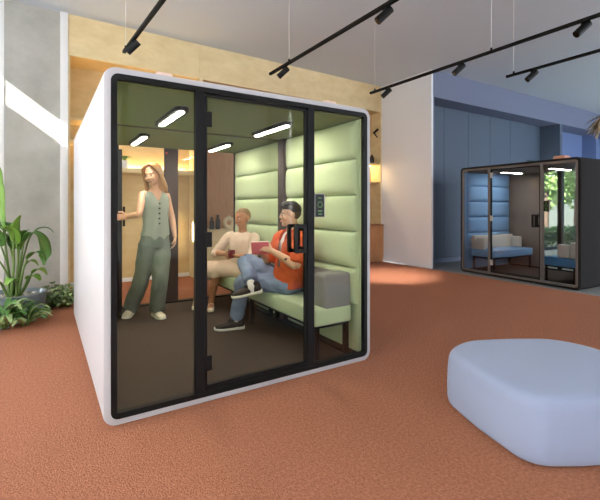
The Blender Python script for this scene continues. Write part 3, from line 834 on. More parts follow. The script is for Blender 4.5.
def bush(label, c, n, r, h, seed, mats, lw=.06):
    t = thing('ground_cover_plant', label, 'plant', c); rnd = random.Random(seed); c = V(c)
    b = [bmesh.new() for _ in mats]; sb = bmesh.new()
    for k in range(n):
        a = rnd.random() * 2 * PI; rr = r * math.sqrt(rnd.random()); z = h * (.25 + .75 * rnd.random()) * (1 - .4 * rr / r)
        q = c + V((math.cos(a) * rr, math.sin(a) * rr, z)); o = V((math.cos(a), math.sin(a), .3 * rnd.random() - .1)).normalized()
        tw = V((rnd.random() - .5, rnd.random() - .5, 0)) * .05
        blade(b[k % len(mats)], [q, q + o * .045 + tw * .4 + V((0, 0, .012)), q + o * .09 + tw - V((0, 0, .012))], lw * (.7 + .5 * rnd.random()), .2, nseg=6)
        tube(sb, [c + V((math.cos(a) * rr * .4, math.sin(a) * rr * .4, .004)), q], [.004, .0025], sub=1, seg=5, cap=.2)
    for q, m in zip(b, mats): obj('foliage', q, M[m], t, True)
    obj('stem', sb, M['stem'], t, True)
bush('low dark variegated plant between the grey pot and the white post', (-.20, 3.62, 0), 80, .17, .32, 31, ['leaf_dark', 'leaf_pale', 'leaf_dark'])
bush('low dark variegated plant nearest the left side of the white booth', (-.06, 3.50, 0), 70, .12, .30, 32, ['leaf_dark', 'leaf_pale', 'leaf_dark'])
# ------------------------------------------------------------------ people
def onb(z, x):
    """matrix from axes: forward f, up u"""
    pass

def frame_mtx(o, x, z):
    x = V(x).normalized(); z = V(z); z = (z - x * z.dot(x)).normalized(); y = z.cross(x)
    return Matrix(((x.x, y.x, z.x, o[0]), (x.y, y.y, z.y, o[1]), (x.z, y.z, z.z, o[2]), (0, 0, 0, 1)))

def head_mtx(c, face, roll=0.0, s=1.0):
    """local -y is the face direction, x is the figure's left"""
    f = V(face).normalized(); up = V((0, 0, 1))
    l = up.cross(f).normalized()             # figure's left
    u = f.cross(l).normalized()
    m = Matrix(((l.x, -f.x, u.x, 0), (l.y, -f.y, u.y, 0), (l.z, -f.z, u.z, 0), (0, 0, 0, 1)))
    return Matrix.Translation(V(c)) @ m @ Matrix.Rotation(roll, 4, 'Y') @ Matrix.Scale(s, 4)

def head_shape(bm, mt, jaw=1.0):
    ell(bm, (0, 0.012, 0.030), (0.074, 0.094, 0.084), mt)
    ell(bm, (0, -0.030, -0.028), (0.062, 0.058, 0.080), mt)
    ell(bm, (0, -0.040, -0.070), (0.048 * jaw, 0.044, 0.036), mt)
    ell(bm, (0, -0.066, -0.096), (0.024 * jaw, 0.020, 0.017), mt)
    ell(bm, (0, -0.070, 0.024), (0.046, 0.017, 0.014), mt)
    for s in (-1, 1):
        ell(bm, (s * 0.036, -0.064, -0.030), (0.024, 0.022, 0.024), mt)
        ell(bm, (s * 0.075, 0.012, -0.008), (0.009, 0.020, 0.032), mt)
        ell(bm, (s * 0.011, -0.093, -0.028), (0.007, 0.009, 0.007), mt)
    t = bmesh.new(); tube(t, [(0, -0.084, 0.018), (0, -0.098, -0.010), (0, -0.100, -0.026)], [0.007, 0.0085, 0.0105], seg=10, sub=2, cap=1)
    merge(bm, t, mt)
    ell(bm, (0, -0.086, -0.060), (0.024, 0.012, 0.011), mt)

def face_parts(par, mt, smile, brow_m):
    for s in (-1, 1):
        b = ell(None, (s * 0.031, -0.0775, 0.000), (0.0115, 0.009, 0.0052), mt)
        e = obj('eye', b, M['eye_white'], par, True)
        obj('iris', ell(None, (s * 0.031, -0.0845, 0.000), (0.0068, 0.0035, 0.0056), mt), M['iris'], e, True)
        t = tube(None, [(s * 0.014, -0.0885, 0.0235), (s * 0.030, -0.0865, 0.0265), (s * 0.047, -0.075, 0.0215)], [0.0022, 0.0028, 0.0016], seg=8, sub=3)
        t.transform(mt); obj('eyebrow', t, brow_m, par, True)
    c = 0.006 if smile else 0.0
    t = tube(None, [(-0.026, -0.084, -0.060 + c), (-0.012, -0.0925, -0.0635), (0, -0.0945, -0.064), (0.012, -0.0925, -0.0635), (0.026, -0.084, -0.060 + c)], [0.002, 0.0055, 0.0065, 0.0055, 0.002], seg=10, sub=3)
    t.transform(mt); lp = obj('lips', t, M['lip'], par, True)
    if smile:
        t = tube(None, [(-0.018, -0.0905, -0.0605), (0, -0.0995, -0.0625), (0.018, -0.0905, -0.0605)], [0.0015, 0.003, 0.0015], seg=8, sub=4)
        t.transform(mt); obj('teeth', t, M['teeth'], lp, True)

def hand(bm, wrist, direc, palm, side, size=1.0, curl=0.5, thumb_curl=0.3):
    """direc: wrist to knuckles; palm: palm normal; side +1/-1: which lateral side carries the thumb"""
    d = V(direc).normalized(); p = V(palm); p = (p - d * p.dot(d)).normalized(); s = d.cross(p) * side
    w = V(wrist); k = size
    K = w + d * 0.088 * k
    tube(bm, [w - d * 0.015, w + d * 0.03 * k, K], [0.024 * k, 0.036 * k, 0.040 * k], [0.018 * k, 0.016 * k, 0.012 * k], side=s, seg=14, sub=3, cap=0.6)
    for off, ln, r in ((0.030, 0.068, 0.0088), (0.0098, 0.077, 0.009), (-0.0105, 0.071, 0.0087), (-0.030, 0.055, 0.0078)):
        q = K + s * off * k - d * 0.012 * k; pts = [q]; a = 0.15
        for i, fr in enumerate((0.48, 0.30, 0.24)):
            a += curl * (0.7 if i == 0 else 1.0)
            q = q + (d * math.cos(a) + p * math.sin(a)) * ln * fr * 1.15 * k
            pts.append(q)
        tube(bm, pts, [r * k, r * 0.98 * k, r * 0.9 * k, r * 0.75 * k], side=s, seg=10, sub=3, cap=0.9)
    q = w + d * 0.022 * k + s * 0.024 * k
    t1 = (d * 0.62 + s * 0.70 + p * 0.35).normalized(); t2 = (d * 0.9 + s * 0.25 + p * (0.35 + thumb_curl)).normalized(); t3 = (d + p * (0.3 + thumb_curl * 1.4)).normalized()
    pts = [q - t1 * 0.01, q + t1 * 0.040 * k]; pts.append(pts[-1] + t2 * 0.032 * k); pts.append(pts[-1] + t3 * 0.024 * k)
    tube(bm, pts, [0.013 * k, 0.0115 * k, 0.0105 * k, 0.008 * k], side=p, seg=10, sub=3, cap=0.9)

def torso(bm, pts, hw, dp, hipside, shside, seg=28, cap=0.5):
    n = len(pts)
    sd = [V(hipside).lerp(V(shside), i / (n - 1)) for i in range(n)]
    return tube(bm, pts, hw, dp, sides=sd, seg=seg, sub=5, cap=cap)

def limb(bm, pts, r, rb=None, side=(1, 0, 0), cap=0.9, seg=16):
    return tube(bm, pts, r, rb, side=side, seg=seg, sub=5, cap=cap)

def shoe_shape(kind):
    """foot frame: x to the toes, z up, origin under the ankle on the sole"""
    up = bmesh.new(); so = bmesh.new()
    if kind == 'sneaker':
        secs = [(-0.072, 0.026, 0.016, 0.085), (-0.058, 0.038, 0.012, 0.108), (-0.02, 0.041, 0.010, 0.112), (0.03, 0.042, 0.010, 0.098), (0.075, 0.046, 0.010, 0.082), (0.125, 0.051, 0.012, 0.070), (0.168, 0.045, 0.016, 0.060), (0.198, 0.028, 0.020, 0.046)]
        sl = [(-0.080, 0.020, 0.004, 0.032), (-0.066, 0.038, 0.0, 0.031), (-0.02, 0.042, 0.0, 0.028), (0.05, 0.045, 0.0, 0.025), (0.125, 0.053, 0.0, 0.025), (0.170, 0.047, 0.002, 0.027), (0.200, 0.031, 0.008, 0.030), (0.209, 0.012, 0.012, 0.030)]
    else:
        secs = [(-0.060, 0.022, 0.012, 0.060), (-0.045, 0.031, 0.010, 0.062), (-0.01, 0.033, 0.010, 0.050), (0.05, 0.036, 0.010, 0.040), (0.10, 0.042, 0.010, 0.046), (0.14, 0.040, 0.010, 0.044), (0.175, 0.030, 0.012, 0.034), (0.192, 0.016, 0.012, 0.024)]
        sl = [(-0.064, 0.020, 0.0, 0.012), (-0.05, 0.032, 0.0, 0.012), (0.0, 0.034, 0.0, 0.012), (0.06, 0.038, 0.0, 0.012), (0.11, 0.043, 0.0, 0.012), (0.15, 0.040, 0.0, 0.012), (0.185, 0.028, 0.001, 0.012), (0.198, 0.012, 0.002, 0.012)]
    def sweep(b, ss, flat):
        rings = []
        for x, w, z0, z1 in ss:
            ring = []
            for k in range(18):
                a = 2 * PI * k / 18; c, s = math.cos(a), math.sin(a)
                if flat: c = math.copysign(abs(c) ** 0.35, c); s = math.copysign(abs(s) ** 0.35, s)
                else: c = math.copysign(abs(c) ** 0.75, c)
                ring.append(b.verts.new((x, w * c * (1 if flat or s < 0 else (1 - 0.35 * s)), (z0 + z1) / 2 + (z1 - z0) / 2 * s)))
            rings.append(ring)
        for p, q in zip(rings, rings[1:]):
            for k in range(18): b.faces.new((p[k], p[(k + 1) % 18], q[(k + 1) % 18], q[k]))
        b.faces.new(rings[0][::-1]); b.faces.new(rings[-1])
    sweep(up, secs, False); sweep(so, sl, True)
    if kind == 'sneaker':
        ell(up, (-0.02, 0, 0.095), (0.040, 0.036, 0.022))
        ell(up, (0.035, 0, 0.088), (0.045, 0.030, 0.020))
    return up, so

def shoe(par, kind, ankle, toe, m_up, m_sole, s=1.0, up=(0, 0, 1), lace=None, h=0.085):
    up_b, so_b = shoe_shape(kind)
    d = (V(toe) - V(ankle)); f = V((d.x, d.y, 0)).normalized()
    if up == (0, 0, 1): mt = frame_mtx(V((ankle[0], ankle[1], 0)), f, up)
    else: mt = frame_mtx(V(ankle) - V(up).normalized() * h, V(toe), up)
    mt = mt @ Matrix.Scale(s, 4)
    if up == (0, 0, 1): mt.translation = V((ankle[0], ankle[1], FLOOR))
    for b in (up_b, so_b): b.transform(mt)
    o = obj('shoe', up_b, m_up, par, True)
    obj('sole', so_b, m_sole, o, 0.9)
    if lace:
        b = bmesh.new()
        for k in range(4):
            x = 0.045 + 0.018 * k; z = 0.100 - 0.010 * k
            tube(b, [(x, -0.026, z - 0.012), (x + 0.004, 0, z + 0.001), (x, 0.026, z - 0.012)], 0.0032, sub=3, seg=8)
        b2 = b; b2.transform(mt); obj('laces', b2, lace, o, True)
    return mt

FLOOR = 0.057

def person(label, loc):
    return thing('person', label, 'person', loc)

# ---- woman standing in the rear opening
pw = person('standing blonde woman in sage green waistcoat and trousers holding the open rear door', (0.74, 2.2, FLOOR))
J = dict(pelvis=(.765, 2.172, .90), spine=(.774, 2.166, 1.09), chest=(.769, 2.193, 1.30), neck=(.764, 2.195, 1.492), head=(.742, 2.165, 1.662),
         shR=(.638, 2.175, 1.435), elR=(.572, 2.075, 1.215), wrR=(.478, 2.205, 1.185), shL=(.890, 2.205, 1.435), elL=(.970, 2.23, 1.175), wrL=(.988, 2.17, .950),
         hipR=(.684, 2.160, .880), hipL=(.846, 2.185, .880), knR=(.625, 2.19, .488), anR=(.535, 2.37, .135), knL=(.792, 2.05, .475), anL=(.772, 2.14, .140), toR=(.455, 2.20, .05), toL=(.80, 1.95, .05))
hs = V((.98, .16, 0)).normalized(); fwd = V((.16, -.98, 0)).normalized()
b = bmesh.new()
hm = head_mtx(J['head'], (-.60, -.66, -.20), roll=-0.12, s=1.07)
head_shape(b, hm, 0.9)
limb(b, [lerp(J['neck'], J['chest'], .15), lerp(J['neck'], J['head'], .3), lerp(J['neck'], J['head'], .75)], [.058, .046, .050])
torso(b, [J['pelvis'], J['spine'], J['chest'], lerp(J['chest'], J['neck'], .6), J['neck']], [.145, .118, .132, .125, .062], [.095, .082, .098, .075, .05], hs, hs)
for s in 'RL':
    limb(b, [lerp(J['sh' + s], J['chest'], .25), J['sh' + s], lerp(J['sh' + s], J['el' + s], .5), J['el' + s], lerp(J['el' + s], J['wr' + s], .4), J['wr' + s]], [.045, .047, .040, .034, .033, .023])
    limb(b, [J['hip' + s], lerp(J['hip' + s], J['kn' + s], .5), J['kn' + s], lerp(J['kn' + s], J['an' + s], .4), J['an' + s], V(J['an' + s]) - V((0, 0, .04))], [.085, .072, .052, .050, .034, .032])
    limb(b, [V(J['an' + s]) - V((0, 0, .035)), lerp(J['an' + s], J['to' + s], .85)], [.03, .025])
hand(b, J['wrR'], (-.60, .10, 0.0), (0.1, -1.0, 0), 1, 0.95, 0.62, 0.3)
hand(b, J['wrL'], (-.02, -.10, -1), (-.8, .1, .1), -1, 0.95, 0.35)
obj('body', remesh(b, 0.0042, 3), M['skin_fair'], pw, True)
face_parts(pw, hm, True, M['hair_blonde'])
# hair: crown cap and long locks over both shoulders
b = bmesh.new()
ell(b, (0, 0.028, 0.044), (0.086, 0.092, 0.084), hm)
def lock(bm, pts, ra, rb): t = tube(None, pts, ra, rb, side=(0, 1, 0), seg=14, sub=5, cap=0.7); t.transform(hm); merge(bm, t)
lock(b, [(-.012, -.050, .115), (-.056, -.062, .082), (-.080, -.030, .010), (-.084, -.026, -.080), (-.080, -.045, -.170), (-.074, -.070, -.270), (-.066, -.085, -.350)], [.020, .028, .036, .036, .032, .026, .010], [.014, .016, .017, .018, .020, .018, .008])
lock(b, [(.012, -.050, .115), (.058, -.052, .082), (.084, -.008, .010), (.088, .015, -.080), (.090, .030, -.160), (.088, .030, -.215)], [.020, .028, .038, .040, .036, .014], [.014, .016, .017, .019, .022, .010])
lock(b, [(0, .100, .060), (0, .110, -.040), (0, .100, -.140), (.01, .095, -.230)], [.06, .075, .075, .05], [.03, .03, .03, .015])
obj('hair', remesh(b, 0.006, 3), M['hair_blonde'], pw, True)
# waistcoat with a v neck
b = bmesh.new()
hem = V(J['pelvis']) + V((0, 0, .030))
torso(b, [hem, J['spine'], lerp(J['spine'], J['chest'], .6), J['chest'], lerp(J['chest'], J['neck'], .55), lerp(J['chest'], J['neck'], .86)], [.172, .144, .150, .160, .172, .112], [.118, .102, .110, .118, .096, .062], hs, hs, cap=0.15)
me = remesh(b, 0.007, 4, (0.09, 0.008))
bm = bmesh.new(); bm.from_mesh(me)
dl = []
for v in bm.verts:
    r = v.co - V(J['chest']); u = r.dot(V(hs)); f = r.dot(fwd)
    if f > 0.0 and r.z > 0.060 and abs(u) < (r.z - 0.060) * 0.50: dl.append(v)
    if v.co.z < J['pelvis'][2] + (0.075 - max(0, 0.055 - abs(abs(u) - 0.052)) * 1.0 if f > 0 else 0.065): dl.append(v)
bmesh.ops.delete(bm, geom=list(set(dl)), context='VERTS'); soften_edge(bm)
ves = obj('waistcoat', bm, M['sage_vest'], pw, True)
for k in range(5):
    zc = J['chest'][2] + 0.035 - 0.056 * k
    c = V((.770, 2.180, zc)) + fwd * (0.123 - 0.002 * k)
    obj('button', tube(None, [c - fwd * .006, c + fwd * .006], 0.0095, sub=1, cap=.5, seg=12), M['button'], ves, True)
# trousers
b = bmesh.new()
torso(b, [V(J['pelvis']) - V((0, 0, .05)), J['pelvis'], V(J['pelvis']) + V((0, 0, .12))], [.172, .168, .146], [.118, .116, .10], hs, hs, cap=.3)
for s in 'RL':
    A = V(J['an' + s]); K = V(J['kn' + s]); H = V(J['hip' + s])
    limb(b, [H, lerp(H, K, .5), K, lerp(K, A, .5), A + V((0, 0, .0))], [.096, .094, .088, .086, .084], [.108, .100, .092, .092, .094], side=hs, cap=.12, seg=22)
obj('trousers', remesh(b, 0.010, 3, (0.12, 0.022)), M['sage_trouser'], pw, True)
shoe(pw, 'sneaker', J['anR'], J['toR'], M['sneaker_cream'], M['rubber_white'], 0.98, lace=M['white_tee'])
shoe(pw, 'sneaker', J['anL'], J['toL'], M['sneaker_cream'], M['rubber_white'], 0.98, lace=M['white_tee'])

# ---- man on the front bench
pm = person('seated man in an orange shirt and jeans with legs crossed holding a pink notebook', (1.65, .85, .462))
J = dict(pelvis=(1.700, .79, .560), spine=(1.712, .765, .755), chest=(1.728, .752, .925), neck=(1.735, .748, 1.065), head=(1.712, .762, 1.222),
         shL=(1.715, .575, 1.000), elL=(1.605, .480, .775), wrL=(1.462, .672, .895), shR=(1.720, .935, .990), elR=(1.60, 1.000, .76), wrR=(1.46, .900, .88),
         hipL=(1.660, .730, .555), hipR=(1.690, .880, .560), knL=(1.405, 1.165, .555), anL=(1.350, 1.225, .150), toL=(1.07, 1.30, .06), knR=(1.440, 1.200, .745), anR=(1.365, .905, .555), toR=(1.2, 1.0, .49))
hip_s = V((-.15, -1, 0)).normalized(); sh_s = V((-.02, -1, 0)).normalized(); fwd = V((-1, 0.06, 0)).normalized()
b = bmesh.new()
hm = head_mtx(J['head'], (-.93, .36, -.02), roll=0.0)
head_shape(b, hm, 1.06)
limb(b, [lerp(J['neck'], J['chest'], .2), lerp(J['neck'], J['head'], .3), lerp(J['neck'], J['head'], .75)], [.068, .056, .058])
torso(b, [J['pelvis'], J['spine'], J['chest'], lerp(J['chest'], J['neck'], .6), J['neck']], [.135, .135, .160, .140, .068], [.090, .098, .108, .085, .055], hip_s, sh_s, cap=.2)
for s in 'RL':
    limb(b, [lerp(J['sh' + s], J['chest'], .25), J['sh' + s], lerp(J['sh' + s], J['el' + s], .5), J['el' + s], lerp(J['el' + s], J['wr' + s], .4), J['wr' + s]], [.05, .053, .046, .039, .038, .026])
    limb(b, [J['hip' + s], lerp(J['hip' + s], J['kn' + s], .5), J['kn' + s], lerp(J['kn' + s], J['an' + s], .4), J['an' + s]], [.085, .072, .055, .052, .036])
hand(b, J['wrL'], (-.55, .60, .28), (.2, .55, -.35), -1, 1.0, 0.42, 0.1)
hand(b, J['wrR'], (-.75, -.35, .25), (-.2, -.6, -.3), 1, 1.0, 0.40, 0.1)
obj('body', remesh(b, 0.0042, 3), M['skin_tan'], pm, True)
face_parts(pm, hm, False, M['hair_dark'])
# tattoo mark on the forearm
tt = lerp(J['elL'], J['wrL'], .42)
obj('tattoo', ell(None, tt + V((-.012, -.034, .004)), (.024, .008, .012)), M['ink'], pm, True)
b = bmesh.new()
ell(b, (0, 0.016, 0.046), (0.079, 0.097, 0.082), hm)
bm = b
me = remesh(b, 0.005, 2)
bm = bmesh.new(); bm.from_mesh(me)
inv = hm.inverted(); dl = []
for v in bm.verts:
    p = inv @ v.co
    lim = 0.050 if p.y < -0.02 else 0.050 - (p.y + 0.02) * 1.0
    if p.z < lim: dl.append(v)
bmesh.ops.delete(bm, geom=dl, context='VERTS'); soften_edge(bm)
hr = bm
t = bmesh.new()
ell(t, (0, -0.045, 0.098), (0.062, 0.052, 0.028), hm); ell(t, (0, 0.0, 0.108), (0.066, 0.075, 0.026), hm)
ell(t, (0.01, -0.078, 0.082), (0.050, 0.020, 0.020), hm)
rm2 = remesh(t, 0.005, 2); hr.from_mesh(rm2)
obj('hair', hr, M['hair_dark'], pm, True)
b = bmesh.new(); ell(b, (0, 0.014, 0.020), (0.0765, 0.0955, 0.080), hm)
me = remesh(b, 0.005, 1); bm = bmesh.new(); bm.from_mesh(me); dl = []
for v in bm.verts:
    p = inv @ v.co
    if p.y < 0.0 or p.z > 0.06 or p.z < -0.045 + (0.05 - p.y) * 0.3: dl.append(v)
bmesh.ops.delete(bm, geom=dl, context='VERTS'); soften_edge(bm)
obj('hair_fade', bm, M['hair_fade'], pm, True)
# white tee
b = bmesh.new()
torso(b, [V(J['pelvis']) + V((0, 0, .02)), J['spine'], J['chest'], lerp(J['chest'], J['neck'], .6), lerp(J['chest'], J['neck'], .92)], [.152, .145, .168, .145, .074], [.116, .108, .118, .092, .062], hip_s, sh_s, cap=.2)
obj('tee', remesh(b, 0.009, 3), M['white_tee'], pm, True)
# overshirt, open at the front
b = bmesh.new()
torso(b, [V(J['pelvis']) + V((.0, 0, -.035)), V(J['pelvis']) + V((0, 0, .06)), J['spine'], J['chest'], lerp(J['chest'], J['neck'], .6), lerp(J['chest'], J['neck'], 1.0)], [.185, .180, .172, .190, .165, .082], [.150, .142, .132, .138, .110, .070], hip_s, sh_s, cap=.12)
for s in 'RL':
    A, E = V(J['sh' + s]), V(J['el' + s])
    limb(b, [lerp(A, J['chest'], .25), A, lerp(A, E, .5), lerp(A, E, .93)], [.070, .074, .072, .074], cap=.15, seg=20)
me = remesh(b, 0.009, 3, (0.10, 0.022))
bm = bmesh.new(); bm.from_mesh(me); dl = []
for v in bm.verts:
    r = v.co - V(J['chest']); u = r.dot(sh_s); f = r.dot(fwd)
    if f > 0.03 and r.z > -0.20 and abs(u) < 0.020 + max(0, r.z + 0.02) * 0.30: dl.append(v)
bmesh.ops.delete(bm, geom=dl, context='VERTS'); soften_edge(bm)
sh = obj('shirt', bm, M['orange_shirt'], pm, True)
N0 = V(J['neck'])
for q in (-1, 1):
    b = bmesh.new()
    a0 = N0 + sh_s * (.0 * q) + V((.072, 0, .010))
    pts = [N0 + V((.070, 0, .022)), N0 + sh_s * (.070 * q) + V((.015, 0, .010)), N0 + sh_s * (.060 * q) + fwd * .075 + V((0, 0, -.030)), N0 + sh_s * (.055 * q) + fwd * .115 + V((0, 0, -.085))]
    tube(b, pts, [.022, .026, .030, .012], [.009, .009, .009, .006], side=(0, 0, 1), seg=12, sub=5, cap=.5)
    obj('collar', b, M['orange_shirt'], sh, True)
# jeans
b = bmesh.new()
torso(b, [V(J['pelvis']) - V((0, 0, .045)), V(J['pelvis']) + V((0, 0, .09))], [.165, .158], [.125, .118], hip_s, hip_s, cap=.3)
H, K, A = V(J['hipL']), V(J['knL']), V(J['anL'])
limb(b, [H, lerp(H, K, .5), K + V((-.01, 0, -.015)), lerp(K, A, .35), A + V((0, 0, .03))], [.104, .090, .078, .074, .074], cap=.35, seg=22)
H, K, A = V(J['hipR']), V(J['knR']), V(J['anR'])
limb(b, [H, lerp(H, K, .5) + V((0, 0, .01)), K, lerp(K, A, .45), lerp(K, A, .86)], [.104, .092, .078, .072, .068], cap=.35, seg=22)
for q in 'RL': ell(b, J['hip' + q], (.108, .108, .104))
obj('jeans', remesh(b, 0.010, 3, (0.08, 0.020)), M['denim'], pm, True)
# socks and shoes
A = V(J['anL'])
obj('sock', limb(None, [A + V((0, 0, .05)), A - V((0, 0, .01)), A - V((-.005, 0, .055))], [.040, .037, .040]), M['sock'], pm, True)
shoe(pm, 'sneaker', J['anL'], J['toL'], M['sneaker_black'], M['rubber_white'], 1.06, lace=M['black_metal'])
A = V(J['anR']); K = V(J['knR']); sd = (A - K).normalized()
toe = V((-.86, .50, -.20)); upv = V((-.10, .02, 1.0))
obj('sock', limb(None, [lerp(K, A, .80), A, A - V((-.01, 0, .045))], [.040, .037, .040]), M['sock'], pm, True)
shoe(pm, 'sneaker', A + V((0.02, 0, .0)), toe, M['sneaker_black'], M['rubber_white'], 1.04, up=upv, lace=M['black_metal'], h=.092)
# pink notebook in his hand
nb = thing('notebook', 'pink notebook held open handed by the man in the orange shirt', 'notebook', (1.385, .765, .918))
mt = frame_mtx((1.385, .752, .920), (.80, -.52, .04), (-.35, -.25, 1.0))
obj('cover', box(-.082, .082, -.008, .008, -.062, .062, .003, 2, mtx=mt), M['book_pink'], nb)
obj('pages', box(-.078, .0835, -.0055, .0055, -.0585, .0635, mtx=mt), M['paper'], nb)

# ---- woman on the rear bench
pb = person('seated woman with cropped hair in a cream knit dress holding a red mug', (1.66, 1.87, .462))
J = dict(pelvis=(1.690, 1.87, .560), spine=(1.700, 1.87, .72), chest=(1.708, 1.865, .875), neck=(1.705, 1.858, 1.000), head=(1.690, 1.825, 1.160),
         shR=(1.605, 2.005, .945), elR=(1.450, 2.075, .745), wrR=(1.485, 1.860, .745), shL=(1.795, 1.715, .940), elL=(1.700, 1.575, .735), wrL=(1.560, 1.700, .735),
         hipR=(1.640, 1.95, .555), hipL=(1.690, 1.80, .555), knR=(1.390, 2.20, .545), anR=(1.300, 2.36, .130), toR=(1.21, 2.14, .05), knL=(1.425, 2.00, .560), anL=(1.425, 2.165, .125), toL=(1.33, 1.94, .05))
hip_s = V((.25, -.95, 0)).normalized(); sh_s = V((.55, -.83, 0)).normalized(); fwd = V((-.85, -.5, 0)).normalized()
b = bmesh.new()
hm = head_mtx(J['head'], (-.90, -.22, -.10), roll=-0.18, s=1.04)
head_shape(b, hm, 0.94)
limb(b, [lerp(J['neck'], J['chest'], .2), lerp(J['neck'], J['head'], .3), lerp(J['neck'], J['head'], .75)], [.058, .047, .052])
torso(b, [J['pelvis'], J['spine'], J['chest'], lerp(J['chest'], J['neck'], .6), J['neck']], [.150, .125, .140, .125, .060], [.105, .092, .105, .078, .05], hip_s, sh_s)
for s in 'RL':
    limb(b, [lerp(J['sh' + s], J['chest'], .25), J['sh' + s], lerp(J['sh' + s], J['el' + s], .5), J['el' + s], lerp(J['el' + s], J['wr' + s], .4), J['wr' + s]], [.044, .047, .042, .036, .034, .023])
    limb(b, [J['hip' + s], lerp(J['hip' + s], J['kn' + s], .5), J['kn' + s], lerp(J['kn' + s], J['an' + s], .35), lerp(J['kn' + s], J['an' + s], .8), J['an' + s], V(J['an' + s]) - V((0, 0, .045))], [.088, .075, .054, .056, .038, .034, .032])
    d = V(J['to' + s]) - V(J['an' + s]); d.z = 0; d.normalize()
    A = V(J['an' + s]); A0 = V((A.x, A.y, FLOOR))
    limb(b, [A0 + V((0, 0, .045)) - d * .02, A0 + d * .06 + V((0, 0, .038)), A0 + d * .14 + V((0, 0, .026))], [.034, .034, .030], [.030, .026, .016], side=d.cross(V((0, 0, 1))))
hand(b, J['wrR'], (-.10, -.80, .10), (.5, .15, 0), -1, 0.92, 0.55, 0.3)
hand(b, J['wrL'], (-.55, .55, .05), (-.1, .3, .3), 1, 0.92, 0.60, 0.3)
obj('body', remesh(b, 0.0042, 3), M['skin_brown'], pb, True)
face_parts(pb, hm, True, M['brow'])
b = bmesh.new(); ell(b, (0, 0.016, 0.034), (0.0775, 0.0965, 0.086), hm)
me = remesh(b, 0.005, 2); bm = bmesh.new(); bm.from_mesh(me); inv = hm.inverted(); dl = []
for v in bm.verts:
    p = inv @ v.co
    lim = 0.062 if p.y < -0.02 else 0.062 - (p.y + 0.02) * 1.35
    if p.z < lim: dl.append(v)
bmesh.ops.delete(bm, geom=dl, context='VERTS'); soften_edge(bm)
obj('hair', bm, M['hair_buzz'], pb, True)
for q in (-1, 1):
    obj('earring', ell(None, (q * .084, .008, -.046), (.006, .006, .008), hm), M['ceramic'], pb, True)
# knit dress
b = bmesh.new()
torso(b, [V(J['pelvis']) - V((0, 0, .06)), V(J['pelvis']) + V((0, 0, .05)), J['spine'], J['chest'], lerp(J['chest'], J['neck'], .6), lerp(J['chest'], J['neck'], .98)], [.175, .170, .152, .160, .142, .070], [.135, .130, .115, .125, .096, .058], hip_s, sh_s, cap=.15)
for s in 'RL':
    A, E, Wr = V(J['sh' + s]), V(J['el' + s]), V(J['wr' + s])
    limb(b, [lerp(A, J['chest'], .25), A, lerp(A, E, .5), E, lerp(E, Wr, .22)], [.056, .060, .058, .056, .054], cap=.15, seg=18)
    H, K, An = V(J['hip' + s]), V(J['kn' + s]), V(J['an' + s])
    limb(b, [H, lerp(H, K, .5), K + V((.0, 0, -.005)), lerp(K, An, .16)], [.105, .098, .088, .090], cap=.15, seg=20)
limb(b, [lerp(J['hipL'], J['hipR'], .5), lerp(lerp(J['knL'], J['knR'], .5), lerp(J['hipL'], J['hipR'], .5), .1)], [.11, .085])
limb(b, [lerp(J['knL'], J['knR'], .15) + V((-.01, 0, -.03)), lerp(J['knL'], J['knR'], .85) + V((-.01, 0, -.03))], [.072, .072], cap=.3)
obj('dress', remesh(b, 0.010, 3, (0.09, 0.018)), M['beige_knit'], pb, True)
for s in 'RL':
    shoe(pb, 'flat', J['an' + s], J['to' + s], M['flat_cream'], M['flat_cream'], 0.98)
    A = V(J['an' + s])
    d = V(J['to' + s]) - A; d.z = 0; d.normalize(); w = d.cross(V((0, 0, 1)))
    P0 = V((A.x, A.y, FLOOR)) + d * .045
    obj('strap', tube(None, [P0 - w * .038 + V((0, 0, .03)), P0 - w * .022 + V((0, 0, .066)), P0 + w * .022 + V((0, 0, .066)), P0 + w * .038 + V((0, 0, .03))], .006, .003, side=d, sub=4, seg=8), M['flat_cream'], pb, True)
mg = thing('mug', 'dark red mug in the hands of the woman in the cream dress', 'mug', (1.515, 1.745, .715))
obj('body', lathe(None, [(0, 0), (.036, 0), (.040, .01), (.041, .085), (.037, .085), (.035, .012), (0, .010)], (1.515, 1.745, .715)), M['mug_red'], mg)
obj('handle', tube(None, [(1.515 - .03, 1.745 - .028, .785), (1.515 - .052, 1.745 - .046, .775), (1.515 - .052, 1.745 - .046, .745), (1.515 - .03, 1.745 - .028, .733)], .006, sub=4, seg=8), M['mug_red'], mg)
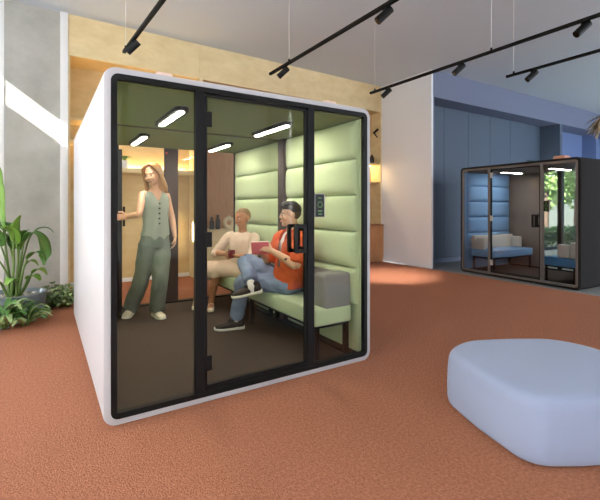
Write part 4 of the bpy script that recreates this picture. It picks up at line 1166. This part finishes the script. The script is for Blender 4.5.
# ------------------------------------------------------------------ garden beyond the window in the blue wall
def leafcloud(bm, c, r, n, s, rnd):
    for k in range(n):
        while True:
            p = V((rnd.uniform(-1, 1), rnd.uniform(-1, 1), rnd.uniform(-1, 1)))
            if 0.35 < p.length < 1: break
        q = V((c[0] + p.x * r[0], c[1] + p.y * r[1], c[2] + p.z * r[2]))
        d = V((rnd.uniform(-1, 1), rnd.uniform(-1, 1), rnd.uniform(-.6, .6))).normalized(); e = d.cross(V((rnd.uniform(-1, 1), rnd.uniform(-1, 1), rnd.uniform(-1, 1)))).normalized()
        ss = s * rnd.uniform(.6, 1.2)
        vs = [bm.verts.new(q + d * ss), bm.verts.new(q + e * ss * .45 + V((0, 0, ss * .1))), bm.verts.new(q - d * ss), bm.verts.new(q - e * ss * .45 + V((0, 0, ss * .1)))]
        bm.faces.new(vs)
def tree(label, c, h, cr, seed):
    t = thing('garden_tree', label, 'tree', c); rnd = random.Random(seed)
    obj('trunk', tube(None, [c, (c[0] + .05, c[1], h * .4), (c[0] - .03, c[1], h * .75)], [.12, .09, .05], sub=4, seg=10, cap=.3), M['bark'], t, True)
    b = bmesh.new()
    for k in range(9):
        a = k * 2.3; rr = cr * .55
        leafcloud(b, (c[0] + rr * math.cos(a), c[1] + rr * math.sin(a), h * (.38 + .075 * k)), (cr * .62, cr * .62, cr * .55), 260, .13, rnd)
    obj('foliage', b, M['tree_leaf'], t, False)
tree('pale green garden tree seen through the middle of the black booth', (15.4, 5.3, -.02), 4.6, 1.15, 41)
tree('pale green garden tree seen at the right edge of the black booth glass', (18.0, 5.4, -.02), 4.6, 1.15, 42)
def hedge(label, x0, x1, y, h, seed):
    t = thing('hedge', label, 'hedge', ((x0 + x1) / 2, y, -.02)); rnd = random.Random(seed)
    b = bmesh.new(); n = int((x1 - x0) / .3)
    for k in range(n + 1):
        leafcloud(b, (x0 + (x1 - x0) * k / n, y, h * .5), (.28, .26, h * .55), 120, .085, rnd)
    obj('foliage', b, M['hedge_leaf'], t, False)
    s = bmesh.new()
    for k in range(n + 1): tube(s, [(x0 + (x1 - x0) * k / n, y, -.02), (x0 + (x1 - x0) * k / n + .05, y, h * .6)], [.02, .01], sub=1, seg=6, cap=.2)
    obj('stem', s, M['bark'], t, True)
hedge('low green hedge in the garden below the pale trees', 12.4, 16.4, 4.35, .62, 51)
# ------------------------------------------------------------------ light
W = bpy.data.worlds.new('world'); S.world = W; W.use_nodes = True
bg = W.node_tree.nodes['Background']
bg.inputs['Color'].default_value = (0.86, 0.93, 1.0, 1); bg.inputs['Strength'].default_value = 5.0
sun = bpy.data.objects.new('sun', bpy.data.lights.new('sun', 'SUN')); COL.objects.link(sun)
sun.data.energy = 34; sun.data.angle = math.radians(0.5); sun.data.color = (1.0, 0.96, 0.9)
sun.rotation_euler = V((1, 0.22, -0.745)).to_track_quat('-Z', 'Y').to_euler()
def spot(name, loc, to, e, size, col=(1, 0.93, 0.85), r=0.03, blend=0.5):
    l = bpy.data.objects.new(name, bpy.data.lights.new(name, 'SPOT')); COL.objects.link(l)
    l.location = loc; l.rotation_euler = (V(to) - V(loc)).to_track_quat('-Z', 'Y').to_euler()
    l.data.energy = e; l.data.spot_size = size; l.data.spot_blend = blend; l.data.color = col; l.data.shadow_soft_size = r
    return l
spot('sun_streak_spot', (4.04, 1.85, 2.90), (5.25, 2.95, 0.0), 700, math.radians(36), blend=1.0)  # added lamp standing in for a streak of sunlight on the carpet

S.view_settings.view_transform = 'Standard'; S.view_settings.look = 'None'
S.view_settings.gamma = 1.0; S.view_settings.use_curve_mapping = False
S.view_settings.exposure = 0.5
